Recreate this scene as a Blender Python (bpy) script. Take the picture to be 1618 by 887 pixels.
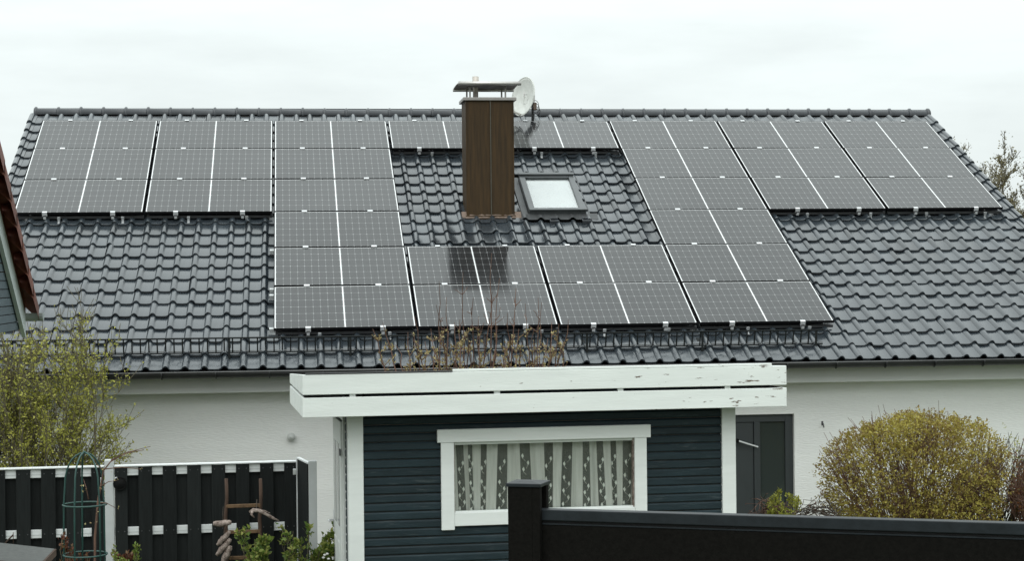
import bpy, bmesh, math, random
import numpy as np
from mathutils import Matrix, Vector

# ------------------------------------------------------------------ scene reset
for o in list(bpy.data.objects):
    bpy.data.objects.remove(o)
scene = bpy.context.scene
col = scene.collection
rng = random.Random(7)
NR = np.random.default_rng(11)

# ------------------------------------------------------------------ camera
F_PX, CX, CY = 2849.72, 809.0, 443.5            # focal length in photo pixels (photo 1618 x 887)
CAM = np.array([3.658307, -28.114305, 3.75])
WT = np.array([[0.992234, -0.010066, 0.123981],
               [-0.123987, 0.0, 0.992284],
               [-0.009988, -0.999949, -0.001248]])   # columns: camera right, down, forward
cam_data = bpy.data.cameras.new('camera')
cam = bpy.data.objects.new('camera', cam_data)
col.objects.link(cam)
cam_data.sensor_width = 36.0
cam_data.lens = F_PX / 1618.0 * 36.0
cam_data.clip_start = 0.1
cam_data.clip_end = 3000
r_, d_, f_ = WT[:, 0], WT[:, 1], WT[:, 2]
cam.matrix_world = Matrix(((r_[0], -d_[0], -f_[0], CAM[0]), (r_[1], -d_[1], -f_[1], CAM[1]),
                           (r_[2], -d_[2], -f_[2], CAM[2]), (0, 0, 0, 1)))
scene.camera = cam

# ------------------------------------------------------------------ world: overcast sky
SUN_EL, SUN_AZ = math.radians(48), math.radians(200)   # azimuth from +Y clockwise: behind the camera, a little left
world = bpy.data.worlds.new('World')
scene.world = world
world.use_nodes = True
wn, wl = world.node_tree.nodes, world.node_tree.links
wn.clear()
w_out = wn.new('ShaderNodeOutputWorld')
w_bg = wn.new('ShaderNodeBackground')
w_bg.inputs['Strength'].default_value = 0.1
w_sky = wn.new('ShaderNodeTexSky')
w_sky.sky_type = 'NISHITA'
w_sky.sun_disc = False
w_sky.sun_elevation = SUN_EL
w_sky.sun_rotation = SUN_AZ
w_tc = wn.new('ShaderNodeTexCoord')
w_sep = wn.new('ShaderNodeSeparateXYZ')
wl.new(w_tc.outputs['Generated'], w_sep.inputs[0])
w_max = wn.new('ShaderNodeMath'); w_max.operation = 'MAXIMUM'; w_max.inputs[1].default_value = 0.0
wl.new(w_sep.outputs['Z'], w_max.inputs[0])
w_cie = wn.new('ShaderNodeMath'); w_cie.operation = 'MULTIPLY_ADD'   # overcast luminance (1 + 2 sin el)
w_cie.inputs[1].default_value = 1.9; w_cie.inputs[2].default_value = 1.0
wl.new(w_max.outputs[0], w_cie.inputs[0])
w_map = wn.new('ShaderNodeMapping'); w_map.inputs['Scale'].default_value = (3.0, 3.0, 13.0)
wl.new(w_tc.outputs['Generated'], w_map.inputs[0])
w_noise = wn.new('ShaderNodeTexNoise')
w_noise.inputs['Scale'].default_value = 1.7; w_noise.inputs['Detail'].default_value = 5.0
w_noise.inputs['Roughness'].default_value = 0.55
wl.new(w_map.outputs[0], w_noise.inputs['Vector'])
w_ramp = wn.new('ShaderNodeMapRange')
w_ramp.inputs['From Min'].default_value = 0.3; w_ramp.inputs['From Max'].default_value = 0.6
w_ramp.inputs['To Min'].default_value = 0.87; w_ramp.inputs['To Max'].default_value = 1.01
wl.new(w_noise.outputs['Fac'], w_ramp.inputs['Value'])
w_mul = wn.new('ShaderNodeMath'); w_mul.operation = 'MULTIPLY'
wl.new(w_cie.outputs[0], w_mul.inputs[0]); wl.new(w_ramp.outputs[0], w_mul.inputs[1])
w_col = wn.new('ShaderNodeVectorMath'); w_col.operation = 'SCALE'
w_col.inputs[0].default_value = (7.6, 8.22, 8.16)          # cloud radiance at the horizon, times ten
wl.new(w_mul.outputs[0], w_col.inputs['Scale'])
w_mix = wn.new('ShaderNodeMix'); w_mix.data_type = 'RGBA'
w_mix.inputs['Factor'].default_value = 0.96               # closed cloud, a trace of clear-sky light
wl.new(w_sky.outputs[0], w_mix.inputs['A']); wl.new(w_col.outputs[0], w_mix.inputs['B'])
wl.new(w_mix.outputs['Result'], w_bg.inputs['Color'])
wl.new(w_bg.outputs[0], w_out.inputs[0])

sun_data = bpy.data.lights.new('sun', 'SUN')
sun = bpy.data.objects.new('sun', sun_data)
col.objects.link(sun)
sun_data.energy = 1.1
sun_data.angle = math.radians(60)
sun_data.color = (1.0, 0.985, 0.955)
sd = Vector((math.sin(SUN_AZ) * math.cos(SUN_EL), math.cos(SUN_AZ) * math.cos(SUN_EL), math.sin(SUN_EL)))
sun.rotation_euler = sd.to_track_quat('Z', 'Y').to_euler()
sun.location = (0, -10, 30)

scene.view_settings.view_transform = 'Standard'
scene.view_settings.look = 'None'
scene.view_settings.gamma = 1.0
scene.view_settings.use_curve_mapping = False
scene.view_settings.exposure = 0.04
scene.render.engine = 'CYCLES'
scene.cycles.max_bounces = 8
scene.cycles.transparent_max_bounces = 16


# ------------------------------------------------------------------ picture geometry (measuring only)
def ray(x, y):
    return WT @ np.array([(x - CX) / F_PX, (y - CY) / F_PX, 1.0])
def atD(x, y, D):                        # point at camera depth D
    return CAM + ray(x, y) * D
def atY(x, y, Y):
    d = ray(x, y); return CAM + d * (Y - CAM[1]) / d[1]
def atX(x, y, X):
    d = ray(x, y); return CAM + d * (X - CAM[0]) / d[0]
def proj(P):
    q = WT.T @ (np.array(P) - CAM)
    return CX + F_PX * q[0] / q[2], CY + F_PX * q[1] / q[2], q[2]


# ------------------------------------------------------------------ helpers
ROOT = {}
def setp(o, label=None, cat=None, group=None, kind=None):
    if label: o['label'] = label
    if cat: o['category'] = cat
    if group: o['group'] = group
    if kind: o['kind'] = kind
    return o
def thing(name, label, cat, loc=(0, 0, 0), rz=0.0, group=None):
    o = bpy.data.objects.new(name, None)
    o.empty_display_size = 0.2
    col.objects.link(o)
    o.location = loc; o.rotation_euler = (0, 0, rz)
    ROOT[o.name] = Matrix.Translation(Vector(loc)) @ Matrix.Rotation(rz, 4, 'Z')
    return setp(o, label, cat, group)
def root_of(o):
    while o.parent: o = o.parent
    return o
def link(name, me, mat, parent=None):
    o = bpy.data.objects.new(name, me)
    if mat is not None and not me.materials: me.materials.append(mat)
    col.objects.link(o)
    if parent is not None: o.parent = parent
    return o

class MB:
    """collects geometry; build() links it as one mesh object. world=True: vertices are world coordinates."""
    def __init__(s): s.v, s.f, s.sm, s.mi = [], [], [], []
    def add(s, vs, fs, smooth=False, mi=0):
        n = len(s.v); s.v += [tuple(v) for v in vs]
        s.f += [tuple(i + n for i in f) for f in fs]; s.sm += [smooth] * len(fs); s.mi += [mi] * len(fs)
        return s
    def box(s, x0, x1, y0, y1, z0, z1, mi=0):
        vs = [(x, y, z) for x in (x0, x1) for y in (y0, y1) for z in (z0, z1)]
        return s.add(vs, [(0, 1, 3, 2), (4, 6, 7, 5), (0, 4, 5, 1), (2, 3, 7, 6), (0, 2, 6, 4), (1, 5, 7, 3)], False, mi)
    def obox(s, M, sx, sy, sz, mi=0):     # box of full sizes under matrix M
        vs = [M @ Vector((x * sx / 2, y * sy / 2, z * sz / 2)) for x in (-1, 1) for y in (-1, 1) for z in (-1, 1)]
        return s.add(vs, [(0, 1, 3, 2), (4, 6, 7, 5), (0, 4, 5, 1), (2, 3, 7, 6), (0, 2, 6, 4), (1, 5, 7, 3)], False, mi)
    def bar(s, a, b, w, h, up=(0, 0, 1)):  # rectangular bar between two points
        a, b = Vector(a), Vector(b); d = b - a; L = d.length; d.normalize()
        u = Vector(up); sx = d.cross(u)
        if sx.length < 1e-4: sx = d.cross(Vector((1, 0, 0)))
        sx.normalize(); uu = sx.cross(d)
        M = Matrix((( sx.x, d.x, uu.x, (a.x + b.x) / 2), (sx.y, d.y, uu.y, (a.y + b.y) / 2), (sx.z, d.z, uu.z, (a.z + b.z) / 2), (0, 0, 0, 1)))
        return s.obox(M, w, L, h)
    def tube(s, pts, rad, n=6, cap=True, mi=0):
        pts = [Vector(p) for p in pts]
        if not hasattr(rad, '__len__'): rad = [rad] * len(pts)
        vs, fs = [], []
        ref = Vector((0.31, 0.17, 0.93))
        for i, p in enumerate(pts):
            d = (pts[min(i + 1, len(pts) - 1)] - pts[max(i - 1, 0)])
            if d.length < 1e-9: d = Vector((0, 0, 1))
            d.normalize()
            a = d.cross(ref)
            if a.length < 0.05: a = d.cross(Vector((1, 0, 0)))
            a.normalize(); b = d.cross(a)
            for k in range(n):
                t = 2 * math.pi * k / n
                vs.append(p + (a * math.cos(t) + b * math.sin(t)) * rad[i])
        for i in range(len(pts) - 1):
            for k in range(n):
                k2 = (k + 1) % n
                fs.append((i * n + k, i * n + k2, (i + 1) * n + k2, (i + 1) * n + k))
        if cap:
            fs.append(tuple(range(n))); fs.append(tuple((len(pts) - 1) * n + k for k in reversed(range(n))))
        return s.add(vs, fs, True, mi)
    def lathe(s, prof, c=(0, 0, 0), n=16, M=None):
        vs, fs = [], []
        M = M or Matrix.Identity(4)
        for r, z in prof:
            for k in range(n):
                t = 2 * math.pi * k / n
                vs.append(M @ (Vector((r * math.cos(t), r * math.sin(t), z))) + Vector(c))
        for i in range(len(prof) - 1):
            for k in range(n):
                k2 = (k + 1) % n
                fs.append((i * n + k, i * n + k2, (i + 1) * n + k2, (i + 1) * n + k))
        return s.add(vs, fs, True)
    def prism(s, poly, axis, a, b):        # polygon in the two other axes, extruded along axis
        def P(u, v, t):
            return {'x': (t, u, v), 'y': (u, t, v), 'z': (u, v, t)}[axis]
        n = len(poly)
        vs = [P(u, v, a) for u, v in poly] + [P(u, v, b) for u, v in poly]
        fs = [tuple(range(n)), tuple(range(2 * n - 1, n - 1, -1))]
        fs += [(i, (i + 1) % n, n + (i + 1) % n, n + i) for i in range(n)]
        return s.add(vs, fs)
    def build(s, name, mat, parent=None, world=False, bevel=0.0, mats=None):
        vs = s.v
        if world and parent is not None:
            Mi = ROOT[root_of(parent).name].inverted()
            vs = [tuple(Mi @ Vector(v)) for v in vs]
        me = bpy.data.meshes.new(name)
        me.from_pydata(vs, [], s.f)
        bm = bmesh.new(); bm.from_mesh(me); bmesh.ops.recalc_face_normals(bm, faces=bm.faces); bm.to_mesh(me); bm.free()
        me.polygons.foreach_set('use_smooth', s.sm)
        for m in (mats or [mat]): me.materials.append(m)
        if mats: me.polygons.foreach_set('material_index', s.mi)
        me.update()
        o = link(name, me, None, parent)
        if bevel:
            b = o.modifiers.new('bevel', 'BEVEL'); b.width = bevel; b.segments = 2; b.limit_method = 'ANGLE'
        return o

def leaf_mesh(name, P, N, size, mat, parent, aspect=0.5, tint=None, world=True, roll=None):
    """many small folded leaf faces in one mesh: P positions, N long-axis directions, size lengths"""
    P = np.asarray(P, float); N = np.asarray(N, float); n = len(P)
    if n == 0: return None
    if world and parent is not None:
        Mi = np.array(ROOT[root_of(parent).name].inverted())
        P = P @ Mi[:3, :3].T + Mi[:3, 3]
    N = N / (np.linalg.norm(N, axis=1, keepdims=True) + 1e-9)
    A = NR.normal(size=(n, 3)); S = np.cross(N, A); S /= np.linalg.norm(S, axis=1, keepdims=True) + 1e-9
    U = np.cross(S, N)
    L = np.asarray(size, float).reshape(-1, 1) * np.ones((n, 1)); Wd = L * aspect * 0.5
    v0 = P; v1 = P + N * L * 0.45 + S * Wd + U * Wd * 0.35; v2 = P + N * L; v3 = P + N * L * 0.45 - S * Wd + U * Wd * 0.35
    V = np.stack([v0, v1, v2, v3], 1).reshape(-1, 3)
    me = bpy.data.meshes.new(name)
    me.vertices.add(4 * n); me.vertices.foreach_set('co', V.ravel())
    me.loops.add(6 * n)
    idx = np.arange(n)[:, None] * 4
    me.loops.foreach_set('vertex_index', (idx + np.array([[0, 1, 2, 0, 2, 3]])).ravel().astype(np.int32))
    me.polygons.add(2 * n)
    me.polygons.foreach_set('loop_start', (np.arange(2 * n) * 3).astype(np.int32))
    at = me.attributes.new('tint', 'FLOAT', 'POINT')
    t = NR.random(n) if tint is None else np.asarray(tint)
    at.data.foreach_set('value', np.repeat(t, 4).astype(np.float32))
    me.update(calc_edges=True); me.validate()
    return link(name, me, mat, parent)


# ------------------------------------------------------------------ materials
def nodes(m):
    return m.node_tree.nodes, m.node_tree.links, m.node_tree.nodes['Principled BSDF']
def mat(name, color, rough=0.6, var=0.15, scale=6.0, bump=0.0, bscale=60.0, metal=0.0, coat=0.0, coord='Object',
        stretch=(1, 1, 1), spec=0.5, color2=None, rvar=0.0, island=0.0):
    m = bpy.data.materials.new(name); m.use_nodes = True
    N, L, B = nodes(m)
    B.inputs['Roughness'].default_value = rough; B.inputs['Metallic'].default_value = metal
    B.inputs['Coat Weight'].default_value = coat; B.inputs['Coat Roughness'].default_value = 0.12
    B.inputs['Specular IOR Level'].default_value = spec
    tc = N.new('ShaderNodeTexCoord'); mp = N.new('ShaderNodeMapping'); mp.inputs['Scale'].default_value = stretch
    if coord == 'World':
        gp = N.new('ShaderNodeNewGeometry'); L.new(gp.outputs['Position'], mp.inputs[0])
    else: L.new(tc.outputs[coord], mp.inputs[0])
    nz = N.new('ShaderNodeTexNoise'); nz.inputs['Scale'].default_value = scale; nz.inputs['Detail'].default_value = 6
    nz.inputs['Roughness'].default_value = 0.6
    L.new(mp.outputs[0], nz.inputs['Vector'])
    mr = N.new('ShaderNodeMapRange'); mr.inputs['From Min'].default_value = 0.3; mr.inputs['From Max'].default_value = 0.7
    L.new(nz.outputs['Fac'], mr.inputs['Value'])
    mx = N.new('ShaderNodeMix'); mx.data_type = 'RGBA'
    c2 = color2 or tuple(min(1, c * (1 + var)) for c in color)
    c1 = tuple(c * (1 - var) for c in color) if not color2 else color
    mx.inputs['A'].default_value = (*c1, 1); mx.inputs['B'].default_value = (*c2, 1)
    L.new(mr.outputs[0], mx.inputs['Factor'])
    out = mx.outputs['Result']
    if island:
        oi = N.new('ShaderNodeObjectInfo')
        m2 = N.new('ShaderNodeMapRange'); m2.inputs['To Min'].default_value = 1 - island; m2.inputs['To Max'].default_value = 1 + island
        if coord == 'World': L.new(gp.outputs['Random Per Island'], m2.inputs['Value'])
        else: L.new(oi.outputs['Random'], m2.inputs['Value'])
        hs = N.new('ShaderNodeVectorMath'); hs.operation = 'SCALE'
        L.new(out, hs.inputs[0]); L.new(m2.outputs[0], hs.inputs['Scale']); out = hs.outputs[0]
    L.new(out, B.inputs['Base Color'])
    if rvar:
        m3 = N.new('ShaderNodeMapRange'); m3.inputs['To Min'].default_value = rough - rvar; m3.inputs['To Max'].default_value = rough + rvar
        L.new(nz.outputs['Fac'], m3.inputs['Value']); L.new(m3.outputs[0], B.inputs['Roughness'])
    if bump:
        n2 = N.new('ShaderNodeTexNoise'); n2.inputs['Scale'].default_value = bscale; n2.inputs['Detail'].default_value = 4
        L.new(mp.outputs[0], n2.inputs['Vector'])
        bp = N.new('ShaderNodeBump'); bp.inputs['Strength'].default_value = bump; bp.inputs['Distance'].default_value = 0.01
        L.new(n2.outputs['Fac'], bp.inputs['Height']); L.new(bp.outputs[0], B.inputs['Normal'])
    return m
def leaf_mat(name, ca, cb, cc, rough=0.55):
    m = bpy.data.materials.new(name); m.use_nodes = True
    N, L, B = nodes(m)
    a = N.new('ShaderNodeAttribute'); a.attribute_name = 'tint'
    r = N.new('ShaderNodeValToRGB')
    r.color_ramp.elements[0].color = (*ca, 1); r.color_ramp.elements[1].color = (*cc, 1)
    e = r.color_ramp.elements.new(0.5); e.color = (*cb, 1)
    L.new(a.outputs['Fac'], r.inputs[0]); L.new(r.outputs[0], B.inputs['Base Color'])
    B.inputs['Roughness'].default_value = rough; B.inputs['Specular IOR Level'].default_value = 0.3
    tr = N.new('ShaderNodeBsdfTranslucent'); L.new(r.outputs[0], tr.inputs[0])
    ms = N.new('ShaderNodeMixShader'); ms.inputs[0].default_value = 0.3
    out = N['Material Output']
    L.new(B.outputs[0], ms.inputs[1]); L.new(tr.outputs[0], ms.inputs[2]); L.new(ms.outputs[0], out.inputs[0])
    return m
def glass_mat(name, tintc=(1, 1, 1), rough=0.0, opaque=0.0, base=(0.02, 0.025, 0.022)):
    m = bpy.data.materials.new(name); m.use_nodes = True
    N, L, B = nodes(m)
    N.remove(B); out = N['Material Output']
    tr = N.new('ShaderNodeBsdfTransparent'); tr.inputs[0].default_value = (*tintc, 1)
    df = N.new('ShaderNodeBsdfDiffuse'); df.inputs[0].default_value = (*base, 1)
    m0 = N.new('ShaderNodeMixShader'); m0.inputs[0].default_value = opaque
    L.new(tr.outputs[0], m0.inputs[1]); L.new(df.outputs[0], m0.inputs[2])
    gl = N.new('ShaderNodeBsdfGlossy'); gl.inputs['Roughness'].default_value = rough
    lw = N.new('ShaderNodeLayerWeight'); lw.inputs[0].default_value = 0.5
    pw = N.new('ShaderNodeMath'); pw.operation = 'POWER'; pw.inputs[1].default_value = 4.5
    L.new(lw.outputs['Facing'], pw.inputs[0])
    fr = N.new('ShaderNodeMapRange'); fr.inputs['To Min'].default_value = 0.045; fr.inputs['To Max'].default_value = 1.0
    L.new(pw.outputs[0], fr.inputs['Value'])
    ms = N.new('ShaderNodeMixShader')
    L.new(fr.outputs[0], ms.inputs[0]); L.new(m0.outputs[0], ms.inputs[1]); L.new(gl.outputs[0], ms.inputs[2])
    L.new(ms.outputs[0], out.inputs[0])
    return m

M = {}
M['tile'] = mat('glazed_tile', (0.020, 0.0265, 0.0325), 0.25, 0.25, 1.6, bump=0.015, bscale=9, rvar=0.12, island=0.35, spec=0.95, coord='World', stretch=(2.2, 0.7, 0.7), color2=(0.034, 0.0415, 0.048))
M['ridge'] = mat('ridge_tile', (0.036, 0.039, 0.044), 0.34, 0.2, 4.0, bump=0.05, bscale=40, rvar=0.08, island=0.15)
M['alu'] = mat('aluminium', (0.62, 0.63, 0.64), 0.38, 0.08, 9.0, metal=0.75, rvar=0.08)
M['alu_bright'] = mat('aluminium_bright', (0.62, 0.63, 0.64), 0.45, 0.05, 9.0, metal=0.35)
M['alu_dark'] = mat('aluminium_dark', (0.10, 0.10, 0.105), 0.45, 0.15, 9.0, metal=0.6)
M['frame'] = mat('panel_frame', (0.007, 0.007, 0.008), 0.7, 0.1, 4.0, spec=0.1)
M['gutter'] = mat('gutter_metal', (0.020, 0.021, 0.021), 0.5, 0.2, 3.0, metal=0.2)
M['rim'] = mat('gutter_rim', (0.13, 0.13, 0.13), 0.35, 0.2, 3.0, metal=0.6)  # paler than the gutter metal: the rim's highlight is painted into this colour
M['snow'] = mat('snow_guard', (0.010, 0.012, 0.012), 0.6, 0.3, 6.0, spec=0.2)
M['plaster'] = mat('plaster', (0.79, 0.80, 0.775), 0.85, 0.06, 1.1, bump=0.65, bscale=26, stretch=(0.5, 0.5, 2.6))
M['eave'] = mat('eave_paint', (0.70, 0.715, 0.69), 0.7, 0.04, 2.0, bump=0.05)
M['white'] = mat('white_paint', (0.70, 0.725, 0.705), 0.55, 0.05, 5.0, bump=0.12, bscale=30, stretch=(0.35, 1, 3))
M['white_door'] = mat('white_door', (0.66, 0.68, 0.66), 0.45, 0.03, 4.0)
M['anth'] = mat('anthracite', (0.036, 0.043, 0.045), 0.42, 0.06, 5.0)
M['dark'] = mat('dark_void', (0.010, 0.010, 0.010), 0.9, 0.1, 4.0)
M['wpc'] = mat('composite_board', (0.0130, 0.0150, 0.0148), 0.8, 0.22, 22.0, spec=0.12, bump=0.12, bscale=90, stretch=(3, 3, 0.2), island=0.2)
M['post_al'] = mat('silver_post', (0.50, 0.52, 0.52), 0.5, 0.06, 7.0, metal=0.25)
M['rail_al'] = mat('silver_rail', (0.66, 0.68, 0.68), 0.5, 0.05, 7.0, metal=0.2)
M['ff'] = mat('front_fence', (0.0058, 0.0054, 0.0047), 0.8, 0.3, 90.0, bump=0.1, bscale=180, spec=0.06)
M['ffrail'] = mat('front_rail', (0.0135, 0.017, 0.020), 0.45, 0.25, 30.0, spec=0.2, bump=0.04, bscale=150)
M['wood'] = mat('old_wood', (0.060, 0.034, 0.022), 0.85, 0.5, 14.0, bump=0.4, bscale=50, stretch=(4, 4, 0.6))
M['rung'] = mat('rung_wood', (0.12, 0.075, 0.042), 0.85, 0.4, 20.0, bump=0.5, bscale=60, spec=0.2)
M['wood2'] = mat('grey_drift', (0.050, 0.028, 0.020), 0.85, 0.5, 28.0, bump=1.0, bscale=60, color2=(0.42, 0.35, 0.31), spec=0.2)
M['bark'] = mat('bark', (0.055, 0.042, 0.030), 0.85, 0.3, 12.0)
M['bark_olive'] = mat('bark_olive', (0.105, 0.090, 0.055), 0.85, 0.3, 12.0)
M['bark_red'] = mat('bark_red', (0.120, 0.064, 0.043), 0.8, 0.3, 12.0)
M['green_metal'] = mat('green_metal', (0.018, 0.060, 0.052), 0.45, 0.15, 12.0)
M['felt'] = mat('grey_felt', (0.10, 0.105, 0.10), 0.9, 0.2, 30.0, bump=0.3, bscale=120)
M['red_tile'] = mat('red_tile', (0.135, 0.042, 0.024), 0.55, 0.3, 8.0, bump=0.2, bscale=30, island=0.15)
M['blue_board'] = mat('blue_board', (0.070, 0.098, 0.115), 0.6, 0.12, 6.0, stretch=(1, 1, 4), island=0.08)
M['barge'] = mat('barge_paint', (0.50, 0.55, 0.54), 0.6, 0.04, 4.0)
M['grey_gutter'] = mat('grey_gutter', (0.33, 0.36, 0.36), 0.5, 0.08, 4.0, metal=0.2)
M['dish'] = mat('dish_paint', (0.62, 0.635, 0.60), 0.5, 0.1, 9.0, color2=(0.48, 0.49, 0.46))
M['steel'] = mat('steel', (0.50, 0.48, 0.46), 0.35, 0.12, 8.0, metal=0.8)
M['cap'] = mat('cap_metal', (0.30, 0.285, 0.27), 0.42, 0.12, 5.0, metal=0.5)
M['hood'] = mat('hood_metal', (0.12, 0.095, 0.085), 0.45, 0.12, 5.0, metal=0.3)
M['mortar'] = mat('mortar', (0.17, 0.125, 0.10), 0.9, 0.3, 20.0, bump=0.5, bscale=60)
M['lead'] = mat('flashing', (0.055, 0.058, 0.060), 0.5, 0.2, 8.0, metal=0.2)
M['winframe'] = mat('roof_window_frame', (0.072, 0.078, 0.081), 0.33, 0.08, 5.0, metal=0.3)
M['pale_sheet'] = mat('pale_pane_sheet', (0.43, 0.445, 0.44), 0.8, 0.06, 3.0)
M['cloth'] = mat('black_rubber', (0.008, 0.008, 0.008), 0.8, 0.1, 3.0, spec=0.1)
M['lamp'] = mat('lamp_glass', (0.55, 0.57, 0.55), 0.3, 0.03, 3.0)
M['roofing'] = mat('shed_roofing', (0.05, 0.055, 0.05), 0.9, 0.3, 6.0, bump=0.3)
M['inside'] = mat('shed_inside', (0.10, 0.085, 0.07), 0.8, 0.1, 3.0)
M['blossom'] = mat('blossom', (0.8, 0.8, 0.78), 0.6, 0.02, 3.0)

# brown sheet metal of the chimney: vertical weathering
M['flue'] = mat('flue_steel', (0.46, 0.42, 0.38), 0.45, 0.15, 9.0, metal=0.3)
M['seam'] = mat('seam_sheet', (0.060, 0.055, 0.040), 0.5, 0.3, 6.0, metal=0.2)
M['copper'] = mat('brown_sheet', (0.022, 0.0132, 0.0052), 0.62, 0.2, 5.0, metal=0.0, spec=0.22, stretch=(5, 5, 0.3), color2=(0.056, 0.032, 0.012), bump=0.08, bscale=9, rvar=0.14)
# dark blue shed boards with scuffs
def board_mat():
    m = mat('shed_board', (0.0108, 0.0228, 0.0285), 0.55, 0.25, 8.0, spec=0.28, bump=0.25, bscale=50, stretch=(0.35, 1, 3), island=0.18)
    N, L, B = nodes(m)
    src = B.inputs['Base Color'].links[0].from_socket
    tc = N.new('ShaderNodeTexCoord'); mp = N.new('ShaderNodeMapping'); mp.inputs['Scale'].default_value = (1.0, 1, 9)
    L.new(tc.outputs['Object'], mp.inputs[0])
    nz = N.new('ShaderNodeTexNoise'); nz.inputs['Scale'].default_value = 3.2; nz.inputs['Detail'].default_value = 8; nz.inputs['Roughness'].default_value = 0.72
    L.new(mp.outputs[0], nz.inputs['Vector'])
    mr = N.new('ShaderNodeMapRange'); mr.inputs['From Min'].default_value = 0.57; mr.inputs['From Max'].default_value = 0.76
    mr.inputs['To Max'].default_value = 0.5
    L.new(nz.outputs['Fac'], mr.inputs['Value'])
    mx = N.new('ShaderNodeMix'); mx.data_type = 'RGBA'; mx.inputs['B'].default_value = (0.12, 0.14, 0.14, 1)
    L.new(mr.outputs[0], mx.inputs['Factor']); L.new(src, mx.inputs['A']); L.new(mx.outputs['Result'], B.inputs['Base Color'])
    return m
M['board'] = board_mat()
# white fascia paint with flaking to brown wood, worse towards one end
def fascia_mat():
    m = mat('fascia_paint', (0.71, 0.74, 0.715), 0.55, 0.06, 4.0, bump=0.15, bscale=30, stretch=(0.35, 1, 3))
    N, L, B = nodes(m)
    src = B.inputs['Base Color'].links[0].from_socket
    tc = N.new('ShaderNodeTexCoord'); mp = N.new('ShaderNodeMapping'); mp.inputs['Scale'].default_value = (1.6, 1, 7)
    L.new(tc.outputs['Object'], mp.inputs[0])
    nz = N.new('ShaderNodeTexNoise'); nz.inputs['Scale'].default_value = 4.0; nz.inputs['Detail'].default_value = 7; nz.inputs['Roughness'].default_value = 0.65
    L.new(mp.outputs[0], nz.inputs['Vector'])
    sp = N.new('ShaderNodeSeparateXYZ'); L.new(tc.outputs['Object'], sp.inputs[0])
    g = N.new('ShaderNodeMapRange'); g.inputs['From Min'].default_value = 1.5; g.inputs['From Max'].default_value = 4.4
    g.inputs['To Min'].default_value = -0.05; g.inputs['To Max'].default_value = 0.035
    L.new(sp.outputs['X'], g.inputs['Value'])
    ad = N.new('ShaderNodeMath'); ad.operation = 'ADD'; L.new(nz.outputs['Fac'], ad.inputs[0]); L.new(g.outputs[0], ad.inputs[1])
    mr = N.new('ShaderNodeMapRange'); mr.inputs['From Min'].default_value = 0.628; mr.inputs['From Max'].default_value = 0.65
    L.new(ad.outputs[0], mr.inputs['Value'])
    mx = N.new('ShaderNodeMix'); mx.data_type = 'RGBA'; mx.inputs['B'].default_value = (0.13, 0.095, 0.07, 1)
    L.new(mr.outputs[0], mx.inputs['Factor']); L.new(src, mx.inputs['A']); L.new(mx.outputs['Result'], B.inputs['Base Color'])
    return m
M['fascia'] = fascia_mat()

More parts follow.
